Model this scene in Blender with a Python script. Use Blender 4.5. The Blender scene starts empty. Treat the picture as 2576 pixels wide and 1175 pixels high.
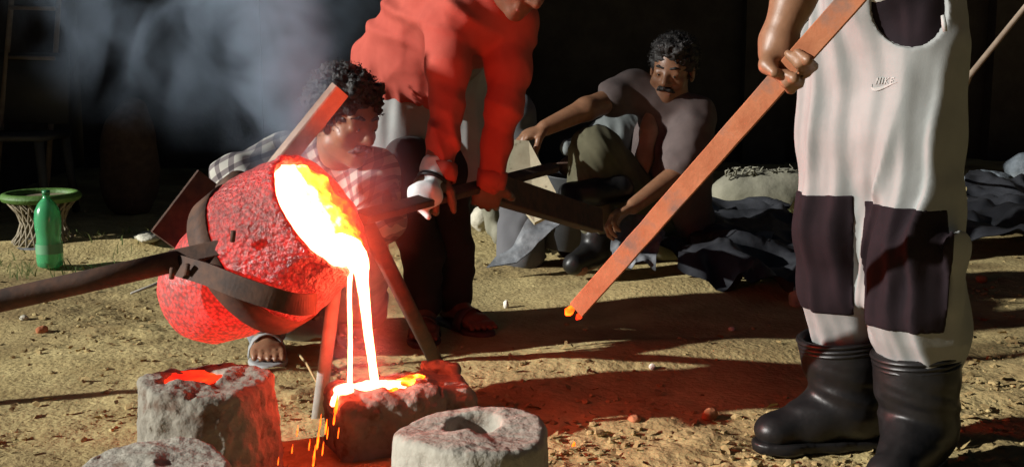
import bpy, bmesh, math, random
import numpy as np
from mathutils import Vector, Matrix

random.seed(7)
np.random.seed(7)
S = bpy.context.scene
COL = S.collection
R = math.radians

# ------------------------------------------------------------------ camera
CAM_Z, PITCH, FPX = 0.90, R(8.94), 3000.0          # focal length in units of a 2576 pixel wide picture
cd = bpy.data.cameras.new("camera")
cam = bpy.data.objects.new("camera", cd)
COL.objects.link(cam)
cam.location = (0, 0, CAM_Z)
cam.rotation_euler = (math.pi / 2 - PITCH, 0, 0)
cd.sensor_width = 36.0
cd.lens = 36.0 * FPX / 2576.0
cd.clip_start, cd.clip_end = 0.05, 400
S.camera = cam

# ------------------------------------------------------------------ world, sun, exposure
SUN_AZ, SUN_EL = R(18), R(20)                       # light travels to the right and away from the camera
SUN_STRENGTH, SKY_STRENGTH, EXPOSURE = 4.2, 0.004, 0.66
w = bpy.data.worlds.new("World")
S.world = w
w.use_nodes = True
nt = w.node_tree
nt.nodes.clear()
sky = nt.nodes.new("ShaderNodeTexSky")
sky.sky_type = 'NISHITA'
sky.sun_disc = False
sky.sun_elevation = SUN_EL
sky.sun_rotation = R(270) - SUN_AZ
bg = nt.nodes.new("ShaderNodeBackground")
bg.inputs[1].default_value = SKY_STRENGTH
wo = nt.nodes.new("ShaderNodeOutputWorld")
nt.links.new(sky.outputs[0], bg.inputs[0])
nt.links.new(bg.outputs[0], wo.inputs[0])
ld = bpy.data.lights.new("floodlight_sun", 'SUN')
ld.energy = SUN_STRENGTH
ld.angle = R(0.9)
ld.color = (1.0, 0.985, 0.93)
sun = bpy.data.objects.new("floodlight_sun", ld)
COL.objects.link(sun)
LDIR = Vector((math.cos(SUN_AZ) * math.cos(SUN_EL), math.sin(SUN_AZ) * math.cos(SUN_EL), -math.sin(SUN_EL)))
sun.rotation_euler = LDIR.to_track_quat('-Z', 'Y').to_euler()
sun.location = (-6, -2, 4)
S.view_settings.view_transform = 'Standard'
S.view_settings.look = 'None'
S.view_settings.exposure = EXPOSURE
S.view_settings.gamma = 1.0
S.view_settings.use_curve_mapping = False
S.render.engine = 'CYCLES'
S.cycles.use_denoising = True
S.cycles.max_bounces = 6
S.cycles.diffuse_bounces = 3
S.cycles.glossy_bounces = 3
S.cycles.transmission_bounces = 6
S.cycles.volume_bounces = 0
S.cycles.sample_clamp_indirect = 6.0
S.cycles.volume_step_rate = 4.0
S.cycles.volume_max_steps = 64

# ------------------------------------------------------------------ picture measurements -> places
_c, _s = math.cos(PITCH), math.sin(PITCH)
def ray(px, py):
    u, v = (px - 1288.0) / FPX, -(py - 587.5) / FPX
    return Vector((u, _c + v * _s, -_s + v * _c))
def P(px, py, Y):
    d = ray(px, py)
    return Vector((0, 0, CAM_Z)) + d * (Y / d.y)
def G(px, py, z=0.0):
    d = ray(px, py)
    return Vector((0, 0, CAM_Z)) + d * ((z - CAM_Z) / d.z)
def V(*a):
    return Vector(a)

# ------------------------------------------------------------------ numpy noise
def _hash(i, j, k, seed):
    n = (i * 374761393 + j * 668265263 + k * 1274126177 + seed * 974711) & 0x7fffffff
    n = ((n ^ (n >> 13)) * 1103515245 + 12345) & 0x7fffffff
    n = n ^ (n >> 16)
    return (n & 0xffff) / 32767.5 - 1.0
def vnoise(p, seed=0):
    p = np.asarray(p, dtype=np.float64)
    f = np.floor(p)
    i = f.astype(np.int64)
    t = p - f
    t = t * t * (3 - 2 * t)
    r = 0
    for a in (0, 1):
        wa = t[..., 0] if a else 1 - t[..., 0]
        for b in (0, 1):
            wb = t[..., 1] if b else 1 - t[..., 1]
            for c in (0, 1):
                wc = t[..., 2] if c else 1 - t[..., 2]
                r = r + wa * wb * wc * _hash(i[..., 0] + a, i[..., 1] + b, i[..., 2] + c, seed)
    return r
def fbm(p, seed=0, octaves=3):
    p = np.asarray(p, dtype=np.float64)
    r, a = 0, 1.0
    for o in range(octaves):
        r = r + a * vnoise(p * (2.03 ** o) + o * 7.3, seed + o)
        a *= 0.5
    return r

# ------------------------------------------------------------------ signed distance modelling
class Field:
    """solid shapes blended into ONE continuous surface"""
    def __init__(s, res=0.006):
        s.res, s.ops, s.noises = res, [], []
    def _op(s, fn, lo, hi, k, mode):
        s.ops.append((fn, np.array(lo, float), np.array(hi, float), k, mode))
        return s
    def cone(s, a, b, ra, rb=None, k=0.02, flat=None, ff=1.0, mode='add'):
        rb = ra if rb is None else rb
        a, b = np.array(a, float), np.array(b, float)
        ab = b - a
        L = max(float(ab @ ab), 1e-9)
        fl = None
        if flat is not None:
            fl = np.array(Vector(flat).normalized(), float)
        def fn(p):
            v = p - a
            h = np.clip((v @ ab) / L, 0, 1)
            v = v - h[..., None] * ab
            if fl is not None:
                v = v + ((ff - 1) * (v @ fl))[..., None] * fl
            return np.sqrt((v * v).sum(-1)) - (ra + (rb - ra) * h)
        m = max(ra, rb) * (1.0 / min(ff, 1.0)) if flat is not None else max(ra, rb)
        return s._op(fn, np.minimum(a, b) - m, np.maximum(a, b) + m, k, mode)
    def limb(s, pts, rs, k=0.02, **kw):
        for i in range(len(pts) - 1):
            s.cone(pts[i], pts[i + 1], rs[i], rs[i + 1], k, **kw)
        return s
    def ell(s, c, r, M=None, k=0.02, mode='add'):
        c, r = np.array(c, float), np.array(r, float)
        A = np.eye(3) if M is None else np.array(M, float)      # columns = local axes
        def fn(p):
            q = (p - c) @ A
            k0 = np.sqrt(((q / r) ** 2).sum(-1))
            k1 = np.sqrt(((q / (r * r)) ** 2).sum(-1)) + 1e-9
            return k0 * (k0 - 1.0) / k1
        m = r.max()
        return s._op(fn, c - m, c + m, k, mode)
    def box(s, c, h, M=None, rd=0.01, k=0.01, mode='add'):
        c, h = np.array(c, float), np.array(h, float) - rd
        A = np.eye(3) if M is None else np.array(M, float)
        def fn(p):
            q = np.abs((p - c) @ A) - h
            return np.sqrt((np.maximum(q, 0) ** 2).sum(-1)) + np.minimum(q.max(-1), 0) - rd
        m = np.linalg.norm(h) + rd
        return s._op(fn, c - m, c + m, k, mode)
    def noise(s, amp, scale, seed=0, octaves=2, fn=None):
        s.noises.append((amp, np.array(scale, float) * np.ones(3), seed, octaves, fn))
        return s
    def grid(s, pad=0.03):
        adds = [o for o in s.ops if o[4] == 'add']
        lo = np.min([o[1] for o in adds], 0) - pad
        hi = np.max([o[2] for o in adds], 0) + pad
        n = np.ceil((hi - lo) / s.res).astype(int) + 2
        D = np.full(n, 0.5, dtype=np.float32)
        for fn, l, h, k, mode in s.ops:
            e = k + 3 * s.res + 0.012
            i0 = np.maximum(np.floor((l - e - lo) / s.res).astype(int), 0)
            i1 = np.minimum(np.ceil((h + e - lo) / s.res).astype(int) + 1, n)
            if np.any(i1 <= i0):
                continue
            ax = [lo[d] + s.res * np.arange(i0[d], i1[d]) for d in range(3)]
            p = np.stack(np.meshgrid(*ax, indexing='ij'), -1)
            d2 = fn(p)
            sl = tuple(slice(i0[d], i1[d]) for d in range(3))
            d1 = D[sl]
            if mode == 'add':
                hh = np.maximum(k - np.abs(d1 - d2), 0) / k
                D[sl] = np.minimum(d1, d2) - hh * hh * k * 0.25
            else:
                d2 = -d2
                hh = np.maximum(k - np.abs(d1 - d2), 0) / k
                D[sl] = np.maximum(d1, d2) + hh * hh * k * 0.25
        if s.noises:
            I = np.nonzero(np.abs(D) < 0.05)
            p = lo + s.res * np.stack(I, -1)
            add = 0
            for amp, sc, seed, oc, fn in s.noises:
                add = add + (fn(p) if fn else amp * fbm(p * sc, seed, oc))
            D[I] = D[I] + add
        return D, lo
    def mesh(s):
        D, lo = s.grid()
        return nets(D, lo, s.res)

def nets(D, lo, res):
    s = D < 0
    c = [s[i:D.shape[0] - 1 + i, j:D.shape[1] - 1 + j, k:D.shape[2] - 1 + k] for i in (0, 1) for j in (0, 1) for k in (0, 1)]
    cnt = sum(x.astype(np.int8) for x in c)
    I, J, K = np.nonzero((cnt > 0) & (cnt < 8))
    idx = np.full(tuple(d - 1 for d in D.shape), -1, dtype=np.int64)
    idx[I, J, K] = np.arange(len(I))
    off = [(i, j, k) for i in (0, 1) for j in (0, 1) for k in (0, 1)]
    vals = [D[I + a, J + b, K + d].astype(np.float64) for a, b, d in off]
    pos = np.zeros((len(I), 3))
    n = np.zeros(len(I))
    for a in range(8):
        for b in range(a + 1, 8):
            df = [off[b][q] - off[a][q] for q in range(3)]
            if sum(abs(x) for x in df) != 1:
                continue
            va, vb = vals[a], vals[b]
            m = (va < 0) != (vb < 0)
            t = np.where(m, va / np.where(m, va - vb, 1), 0)
            pt = np.array(off[a], float)[None, :] + t[:, None] * np.array(df, float)[None, :]
            pos[m] += pt[m]
            n[m] += 1
    pos = pos / np.maximum(n, 1)[:, None] + np.stack([I, J, K], -1)
    verts = lo + res * pos
    faces = []
    for ax in range(3):
        a, b = [(1, 2), (2, 0), (0, 1)][ax]
        sl0 = [slice(None)] * 3
        sl1 = [slice(None)] * 3
        sl0[ax] = slice(0, -1)
        sl1[ax] = slice(1, None)
        s0, s1 = s[tuple(sl0)], s[tuple(sl1)]
        E = np.stack(np.nonzero(s0 != s1), -1)
        ok = (E[:, a] > 0) & (E[:, b] > 0) & (E[:, a] < D.shape[a] - 1) & (E[:, b] < D.shape[b] - 1)
        E = E[ok]
        q = []
        for da, db in ((-1, -1), (0, -1), (0, 0), (-1, 0)):
            e = E.copy()
            e[:, a] += da
            e[:, b] += db
            q.append(idx[e[:, 0], e[:, 1], e[:, 2]])
        q = np.stack(q, -1)
        inside = s0[E[:, 0], E[:, 1], E[:, 2]]
        q[~inside] = q[~inside][:, ::-1]
        faces.append(q)
    F = np.concatenate(faces)
    F = F[(F >= 0).all(1)]
    return verts, F

# ------------------------------------------------------------------ objects
def obj(name, vf, mat, parent=None, smooth=True, **props):
    verts, faces = vf
    me = bpy.data.meshes.new(name)
    if isinstance(faces, np.ndarray):
        nv, nf = len(verts), len(faces)
        me.vertices.add(nv)
        me.vertices.foreach_set("co", np.asarray(verts, dtype=np.float32).ravel())
        me.loops.add(nf * 4)
        me.loops.foreach_set("vertex_index", faces.astype(np.int32).ravel())
        me.polygons.add(nf)
        me.polygons.foreach_set("loop_start", np.arange(0, nf * 4, 4, dtype=np.int32))
        me.update(calc_edges=True)
        me.validate()
    else:
        me.from_pydata([tuple(v) for v in verts], [], faces)
        me.update()
    if smooth:
        me.polygons.foreach_set("use_smooth", np.ones(len(me.polygons), dtype=bool))
    if mat:
        me.materials.append(mat)
    o = bpy.data.objects.new(name, me)
    COL.objects.link(o)
    if parent is not None:
        attach(o, parent)
    for k_, v_ in props.items():
        o[k_] = v_
    return o
def attach(o, parent):
    o.parent = parent
    o.matrix_parent_inverse = Matrix.Translation(parent.location).inverted()
def thing(name, loc, label, category, group=None):
    o = bpy.data.objects.new(name, None)
    COL.objects.link(o)
    o.location = loc
    o.empty_display_size = 0.05
    o["label"], o["category"] = label, category
    if group:
        o["group"] = group
    return o
def tag(o, label, category, group=None):
    o["label"], o["category"] = label, category
    if group:
        o["group"] = group
    return o
def join(*vfs):
    V_, F_ = [], []
    for v, f in vfs:
        n = len(V_)
        V_ += [tuple(x) for x in v]
        F_ += [tuple(int(i) + n for i in q) for q in f]
    return V_, F_

def frame(z, up=(0, 0, 1)):
    z = Vector(z).normalized()
    up = Vector(up)
    if abs(z.dot(up.normalized())) > 0.98:
        up = Vector((0, 1, 0))
    x = up.cross(z).normalized()
    return x, z.cross(x).normalized(), z
def tube(pts, rs, n=12, cap=True, jit=0.0, seed=0):
    pts = [Vector(p) for p in pts]
    if not hasattr(rs, '__len__'):
        rs = [rs] * len(pts)
    rnd = random.Random(seed)
    vs, fs = [], []
    x0 = None
    for i, p in enumerate(pts):
        d = (pts[min(i + 1, len(pts) - 1)] - pts[max(i - 1, 0)])
        x, y, z = frame(d) if x0 is None else (None, None, d.normalized())
        if x0 is not None:
            x = (x0 - z * x0.dot(z)).normalized()
            y = z.cross(x)
        x0 = x
        for j in range(n):
            a = 2 * math.pi * j / n
            rr = rs[i] * (1 + jit * rnd.uniform(-1, 1))
            vs.append(p + x * (rr * math.cos(a)) + y * (rr * math.sin(a)))
    for i in range(len(pts) - 1):
        for j in range(n):
            a, b = i * n + j, i * n + (j + 1) % n
            fs.append((a, b, b + n, a + n))
    if cap:
        fs.append(tuple(range(n - 1, -1, -1)))
        fs.append(tuple(range((len(pts) - 1) * n, len(pts) * n)))
    return vs, fs
def slab(a, b, wd, th, facing, bev=0.003, segs=1, wob=0.0, seed=0):
    """flat bar from a to b, width wd, thickness th, its broad face turned to `facing`"""
    a, b = Vector(a), Vector(b)
    z = (b - a).normalized()
    f = Vector(facing)
    f = (f - z * f.dot(z)).normalized()
    x = f.cross(z)
    h, t = wd / 2, th / 2
    sec = [(-h + bev, -t), (h - bev, -t), (h, -t + bev), (h, t - bev), (h - bev, t), (-h + bev, t), (-h, t - bev), (-h, -t + bev)]
    rnd = random.Random(seed)
    vs, fs = [], []
    for i in range(segs + 1):
        p = a.lerp(b, i / segs)
        o1, o2 = rnd.uniform(-wob, wob), rnd.uniform(-wob, wob)
        for q, (u, v) in enumerate(sec):
            vs.append(p + x * (u + o1) + f * (v + o2))
    for i in range(segs):
        for j in range(8):
            A, B = i * 8 + j, i * 8 + (j + 1) % 8
            fs.append((A, B, B + 8, A + 8))
    fs.append(tuple(range(7, -1, -1)))
    fs.append(tuple(range(segs * 8, segs * 8 + 8)))
    return vs, fs
def lathe(profile, origin, axis, n=48, up=(0, 0, 1), jit=None):
    x, y, z = frame(axis, up)
    o = Vector(origin)
    vs, fs = [], []
    m = len(profile)
    for j in range(n):
        a = 2 * math.pi * j / n
        e = x * math.cos(a) + y * math.sin(a)
        for i, (t, r) in enumerate(profile):
            p = o + z * t + e * r
            if jit:
                p = p + e * jit(p, t, a)
            vs.append(p)
    for j in range(n):
        k = (j + 1) % n
        for i in range(m - 1):
            fs.append((j * m + i, k * m + i, k * m + i + 1, j * m + i + 1))
    return vs, fs

# ------------------------------------------------------------------ materials
def mat(name, col, rough=0.8, col2=None, scale=20.0, bump=0.0, bscale=None, metal=0.0, detail=6.0, lo=0.35, hi=0.65,
        spec=0.5, bdist=0.01, stretch=None, emit=None, estr=0.0, trans=0.0, voronoi=False, sheen=0.0, subsurf=0.0, col3=None, s3=5.0, l3=0.5, h3=0.6, wr=0.0, wscale=9.0, wdist=0.012):
    m = bpy.data.materials.new(name)
    m.use_nodes = True
    N, L = m.node_tree.nodes, m.node_tree.links
    b = N["Principled BSDF"]
    b.inputs["Roughness"].default_value = rough
    b.inputs["Metallic"].default_value = metal
    b.inputs["Specular IOR Level"].default_value = spec
    if trans:
        b.inputs["Transmission Weight"].default_value = trans
    if sheen:
        b.inputs["Sheen Weight"].default_value = sheen
    if subsurf:
        b.inputs["Subsurface Weight"].default_value = subsurf
        b.inputs["Subsurface Radius"].default_value = (0.012, 0.004, 0.002)
    tc = N.new("ShaderNodeTexCoord")
    co = tc.outputs["Object"]
    if stretch:
        mp = N.new("ShaderNodeMapping")
        mp.inputs["Scale"].default_value = stretch
        L.new(co, mp.inputs[0])
        co = mp.outputs[0]
    b.inputs["Base Color"].default_value = (*col, 1)
    if col2:
        no = N.new("ShaderNodeTexNoise")
        no.inputs["Scale"].default_value = scale
        no.inputs["Detail"].default_value = detail
        no.inputs["Roughness"].default_value = 0.65
        L.new(co, no.inputs["Vector"])
        cr = N.new("ShaderNodeValToRGB")
        cr.color_ramp.elements[0].position, cr.color_ramp.elements[1].position = lo, hi
        cr.color_ramp.elements[0].color = (*col, 1)
        cr.color_ramp.elements[1].color = (*col2, 1)
        L.new(no.outputs[0], cr.inputs[0])
        out = cr.outputs[0]
        if col3:
            n3 = N.new("ShaderNodeTexNoise")
            n3.inputs["Scale"].default_value = s3
            n3.inputs["Detail"].default_value = 8
            n3.inputs["Roughness"].default_value = 0.6
            L.new(co, n3.inputs["Vector"])
            r3 = N.new("ShaderNodeValToRGB")
            r3.color_ramp.elements[0].position, r3.color_ramp.elements[1].position = l3, h3
            L.new(n3.outputs[0], r3.inputs[0])
            mx = N.new("ShaderNodeMix")
            mx.data_type = 'RGBA'
            L.new(r3.outputs[0], mx.inputs[0])
            L.new(out, mx.inputs[6])
            mx.inputs[7].default_value = (*col3, 1)
            out = mx.outputs[2]
        L.new(out, b.inputs["Base Color"])
    if bump:
        if voronoi:
            nb = N.new("ShaderNodeTexVoronoi")
            nb.inputs["Scale"].default_value = bscale or scale
            nb.feature = 'SMOOTH_F1'
        else:
            nb = N.new("ShaderNodeTexNoise")
            nb.inputs["Scale"].default_value = bscale or scale
            nb.inputs["Detail"].default_value = 8
        L.new(co, nb.inputs["Vector"])
        bp = N.new("ShaderNodeBump")
        bp.inputs["Strength"].default_value = bump
        bp.inputs["Distance"].default_value = bdist
        if voronoi:
            bp.invert = True
        L.new(nb.outputs[0], bp.inputs["Height"])
        L.new(bp.outputs[0], b.inputs["Normal"])
    if wr:
        nw = N.new("ShaderNodeTexNoise")
        nw.noise_type = 'RIDGED_MULTIFRACTAL'
        nw.inputs["Scale"].default_value = wscale
        nw.inputs["Detail"].default_value = 3
        nw.inputs["Distortion"].default_value = 0.4
        L.new(co, nw.inputs["Vector"])
        bw = N.new("ShaderNodeBump")
        bw.inputs["Strength"].default_value = wr
        bw.inputs["Distance"].default_value = wdist
        L.new(nw.outputs[0], bw.inputs["Height"])
        if bump:
            L.new(bp.outputs[0], bw.inputs["Normal"])
        L.new(bw.outputs[0], b.inputs["Normal"])
    if emit:
        b.inputs["Emission Color"].default_value = (*emit, 1)
        b.inputs["Emission Strength"].default_value = estr
    return m
def hot(name, stops, scale=12.0, detail=4.0, lo=0.3, hi=0.7, seed=0.0):
    """glowing metal: emission colour (linear, unclipped) through a noise ramp"""
    m = bpy.data.materials.new(name)
    m.use_nodes = True
    N, L = m.node_tree.nodes, m.node_tree.links
    N.clear()
    out = N.new("ShaderNodeOutputMaterial")
    em = N.new("ShaderNodeEmission")
    tc = N.new("ShaderNodeTexCoord")
    mp = N.new("ShaderNodeMapping")
    mp.inputs["Location"].default_value = (seed, seed * 2, 0)
    no = N.new("ShaderNodeTexNoise")
    no.inputs["Scale"].default_value = scale
    no.inputs["Detail"].default_value = detail
    L.new(tc.outputs["Object"], mp.inputs[0])
    L.new(mp.outputs[0], no.inputs["Vector"])
    mr = N.new("ShaderNodeMapRange")
    mr.inputs[1].default_value, mr.inputs[2].default_value = lo, hi
    L.new(no.outputs[0], mr.inputs[0])
    cr = N.new("ShaderNodeValToRGB")
    el = cr.color_ramp.elements
    mxv = max(max(c) for _, c in stops)
    for i, (p, c) in enumerate(stops):
        e = el[i] if i < 2 else el.new(p)
        e.position = p
        e.color = (c[0] / mxv, c[1] / mxv, c[2] / mxv, 1)
    L.new(mr.outputs[0], cr.inputs[0])
    L.new(cr.outputs[0], em.inputs[0])
    em.inputs[1].default_value = mxv
    L.new(em.outputs[0], out.inputs[0])
    return m
# ================================================================== materials used all over
M_SOIL = mat("soil", (0.35, 0.27, 0.12), 0.95, (0.53, 0.43, 0.205), 5.0, bump=0.6, bscale=55.0, bdist=0.012, spec=0.15,
             col3=(0.235, 0.165, 0.075), s3=1.6, l3=0.46, h3=0.66)
M_CLOD = mat("dry_clods", (0.26, 0.195, 0.088), 0.95, (0.42, 0.335, 0.16), 14.0, bump=0.5, bscale=90.0, bdist=0.006, spec=0.15)
M_LEAF = mat("dead_leaves", (0.20, 0.14, 0.06), 0.8, (0.36, 0.27, 0.12), 9.0, spec=0.2)
M_GRASS = mat("grass_blades", (0.06, 0.10, 0.025), 0.7, (0.16, 0.16, 0.06), 12.0, spec=0.2)
M_WALL = mat("unlit_plaster", (0.045, 0.038, 0.036), 0.95, (0.075, 0.065, 0.060), 3.0, bump=0.3, bscale=30.0, spec=0.1)  # dark colour stands in for light falling off with distance
M_IRON = mat("scaled_iron", (0.05, 0.032, 0.026), 0.75, (0.11, 0.055, 0.035), 25.0, bump=0.25, bscale=120.0, bdist=0.003, spec=0.3)
M_RUST = mat("rusty_steel", (0.28, 0.095, 0.042), 0.8, (0.37, 0.145, 0.07), 18.0, bump=0.3, bscale=140.0, bdist=0.003, spec=0.25,
             col3=(0.17, 0.10, 0.075), s3=9.0, l3=0.55, h3=0.66)
M_PIPE = mat("grey_pipe", (0.30, 0.28, 0.25), 0.7, (0.40, 0.38, 0.34), 30.0, bump=0.15, bscale=100.0, bdist=0.002, spec=0.3)
M_CLAY = mat("pale_mould_clay", (0.29, 0.265, 0.22), 0.95, (0.40, 0.375, 0.315), 16.0, bump=0.7, bscale=60.0, bdist=0.008, spec=0.15,
             col3=(0.22, 0.17, 0.13), s3=22.0, l3=0.60, h3=0.70)
M_CLAY2 = mat("grey_mould_clay", (0.18, 0.16, 0.13), 0.95, (0.28, 0.26, 0.215), 12.0, bump=0.9, bscale=45.0, bdist=0.010, spec=0.15,
              col3=(0.14, 0.10, 0.075), s3=14.0, l3=0.56, h3=0.66)
M_STONE = mat("pale_stone", (0.36, 0.34, 0.27), 0.9, (0.50, 0.47, 0.38), 18.0, bump=0.5, bscale=60.0, bdist=0.006, spec=0.2)
M_BRICK = mat("brick_chip", (0.36, 0.13, 0.06), 0.9, (0.46, 0.20, 0.10), 20.0, bump=0.4, bscale=70.0, bdist=0.004, spec=0.15)
M_CHALK = mat("white_chip", (0.62, 0.60, 0.52), 0.9, (0.72, 0.70, 0.62), 25.0, bump=0.3, bscale=80.0, bdist=0.003)
M_TARP = mat("black_plastic_sheet", (0.020, 0.021, 0.025), 0.42, (0.035, 0.037, 0.043), 8.0, bump=0.3, bscale=25.0, bdist=0.01, spec=0.5)
M_TARP2 = mat("dusty_grey_plastic_sheet", (0.10, 0.108, 0.12), 0.5, (0.20, 0.21, 0.225), 22.0, bump=0.4, bscale=35.0, bdist=0.008, spec=0.5)
M_WOOD = mat("raw_wood", (0.38, 0.26, 0.11), 0.8, (0.50, 0.37, 0.18), 10.0, stretch=(1, 1, 0.2), bump=0.2, bscale=60, bdist=0.002)
M_BAMBOO = mat("weathered_bamboo", (0.16, 0.12, 0.085), 0.8, (0.24, 0.19, 0.14), 12.0)
M_BOARD = mat("fibre_board", (0.34, 0.30, 0.20), 0.9, (0.44, 0.39, 0.27), 16.0, bump=0.3, bscale=50, bdist=0.003, col3=(0.13, 0.10, 0.06), s3=18.0, l3=0.60, h3=0.66)

# molten metal: strongly red light, overexposed to white where hottest
H_WHITE, H_YEL, H_ORA, H_RED, H_DARK = (34, 2.3, 1.1), (13, 0.80, 0.04), (5.0, 0.22, 0.012), (1.6, 0.045, 0.014), (0.35, 0.010, 0.005)
M_POOL = hot("molten_metal_pool", [(0.0, H_YEL), (0.22, H_WHITE), (1.0, H_WHITE)], 14.0)
M_STREAM = hot("molten_metal_stream", [(0.0, H_WHITE), (1.0, (42, 3.8, 1.5))], 6.0)
M_CRUST = hot("glowing_crust", [(0.0, H_RED), (0.35, H_ORA), (0.65, H_YEL), (1.0, (20, 1.6, 0.2))], 38.0, 5.0, 0.32, 0.66)
M_EMBER = hot("dull_glowing_metal", [(0.0, (0.7, 0.016, 0.008)), (0.6, (1.8, 0.05, 0.012)), (1.0, (5.0, 0.30, 0.02))], 16.0, 3.0, 0.35, 0.75)

# ================================================================== ground
MOUNDS = [  # centre pixel on the ground, height, half sizes, yaw
    (1650, 905, 0.060, 0.55, 0.20, 0.25), (1000, 1000, 0.015, 0.5, 0.3, 0.0), (330, 625, 0.07, 1.5, 0.22, 0.25),
    (1700, 735, 0.055, 0.40, 0.16, 0.3), (2250, 1000, 0.02, 0.6, 0.2, 0.2), (1420, 470, 0.12, 0.6, 0.5, 0.0), (1900, 565, 0.05, 0.6, 0.3, 0.0)]
MOUNDS = [(G(px, py), h, sx, sy, a) for px, py, h, sx, sy, a in MOUNDS]
def gh(x, y, fine=True):
    x, y = np.asarray(x, float), np.asarray(y, float)
    z = np.zeros_like(x)
    for c, h, sx, sy, a in MOUNDS:
        u = (x - c.x) * math.cos(a) + (y - c.y) * math.sin(a)
        v = -(x - c.x) * math.sin(a) + (y - c.y) * math.cos(a)
        z = z + h * np.exp(-(u / sx) ** 2 - (v / sy) ** 2)
    p = np.stack([x, y, np.zeros_like(x)], -1)
    z = z + 0.012 * fbm(p * 1.7, 3, 2)
    if fine:
        rough = np.clip(0.5 + 0.9 * vnoise(p * 1.6 + 5, 9), 0.1, 1.3)
        z = z + rough * (0.009 * fbm(p * 9.0, 5, 3) + 0.004 * np.abs(fbm(p * 34.0, 6, 2)))
    return z - 0.01
def gz(x, y):
    return float(gh(np.array([x]), np.array([y]), False)[0])
NX, NY = 560, 520
u = np.linspace(-1, 1, NX)
xs = 1.9 * u + 78 * np.abs(u) ** 15 * np.sign(u) + 1.6 * u ** 3
v = np.linspace(0, 1, NY)
ys = 0.9 * (1 - v) + 1.5 * v * 0 + 0
ys = 1.3 * np.exp(v * 2.1) - 0.2
ys[-8:] += np.array([0.5, 1.5, 4, 8, 16, 30, 50, 80])
ys[:2] -= np.array([12, 0.5])
Xg, Yg = np.meshgrid(xs, ys, indexing='ij')
Zg = gh(Xg, Yg)
gv = np.stack([Xg.ravel(), Yg.ravel(), Zg.ravel()], -1)
ii, jj = np.meshgrid(np.arange(NX - 1), np.arange(NY - 1), indexing='ij')
b0 = (ii * NY + jj).ravel()
gf = np.stack([b0, b0 + NY, b0 + NY + 1, b0 + 1], -1)
ground = obj("ground", (gv, gf), M_SOIL)
ground["kind"] = "structure"

# loose clods and dead leaves, too many and small to pick apart
def scatter(name, n, mat_, sizer, region, label, seed, flat=0.6, leaf=False, dens=None):
    rnd = np.random.RandomState(seed)
    if leaf:
        base = np.array([(-1, 0, 0), (-0.3, 0.42, 0.16), (0.5, 0.35, 0.1), (1, 0, 0.22), (0.5, -0.35, 0.05), (-0.3, -0.42, 0.2)], float)
        tri = [(0, 1, 5), (1, 2, 5), (2, 4, 5), (2, 3, 4)]
    else:
        t = (1 + 5 ** 0.5) / 2
        base = np.array([(-1, t, 0), (1, t, 0), (-1, -t, 0), (1, -t, 0), (0, -1, t), (0, 1, t), (0, -1, -t), (0, 1, -t), (t, 0, -1), (t, 0, 1), (-t, 0, -1), (-t, 0, 1)], float)
        base /= np.linalg.norm(base[0])
        tri = [(0, 11, 5), (0, 5, 1), (0, 1, 7), (0, 7, 10), (0, 10, 11), (1, 5, 9), (5, 11, 4), (11, 10, 2), (10, 7, 6), (7, 1, 8), (3, 9, 4), (3, 4, 2), (3, 2, 6), (3, 6, 8), (3, 8, 9), (4, 9, 5), (2, 4, 11), (6, 2, 10), (8, 6, 7), (9, 8, 1)]
    Vs, Fs = [], []
    m_ = n * 5
    pts = [G(rnd.uniform(region[0], region[2]), rnd.uniform(region[1], region[3])) for _ in range(m_)]
    xy = np.array([(p.x, p.y) for p in pts])
    if dens is not None:
        xy = xy[rnd.rand(m_) < dens(xy[:, 0], xy[:, 1])]
    xy = xy[:n]
    zz = gh(xy[:, 0], xy[:, 1], False)
    for (gx, gy), z in zip(xy, zz):
        sz = sizer(rnd)
        A = np.linalg.qr(rnd.normal(size=(3, 3)))[0] if not leaf else np.array(Matrix.Rotation(rnd.uniform(0, 6.3), 3, 'Z') @ Matrix.Rotation(rnd.uniform(-0.7, 0.7), 3, 'X') @ Matrix.Rotation(rnd.uniform(-0.5, 0.5), 3, 'Y'))
        b = base * (1 + 0.35 * rnd.uniform(-1, 1, size=(len(base), 1)))
        b = (b * sz) @ A.T
        b[:, 2] *= flat
        b += np.array([gx, gy, z + sz * (0.2 if not leaf else 0.35)])
        o_ = len(Vs) * len(base)
        Fs += [tuple(i + o_ for i in t_) for t_ in tri]
        Vs.append(b)
    return obj(name, (np.concatenate(Vs), Fs), mat_, smooth=False, kind="stuff", label=label, category="debris")
def patchy(x, y):
    q = vnoise(np.stack([x * 1.6 + 5, y * 1.6 + 5, 5.0 + 0 * x], -1), 9)
    return np.clip(0.35 + 1.1 * q, 0.04, 1.0)
scatter("soil_clods", 4800, M_CLOD, lambda r: 0.0025 + 0.008 * r.rand() ** 3 + (0.007 if r.rand() < 0.03 else 0), (-250, 560, 2850, 1320), "dry crumbly clods scattered over the sandy ground", 11, dens=patchy)
scatter("dead_leaf_litter", 1300, M_LEAF, lambda r: 0.007 + 0.013 * r.rand(), (-250, 600, 2850, 1320), "curled brown leaf litter scattered over the sandy ground", 12, flat=1.0, leaf=True, dens=patchy)

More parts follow.
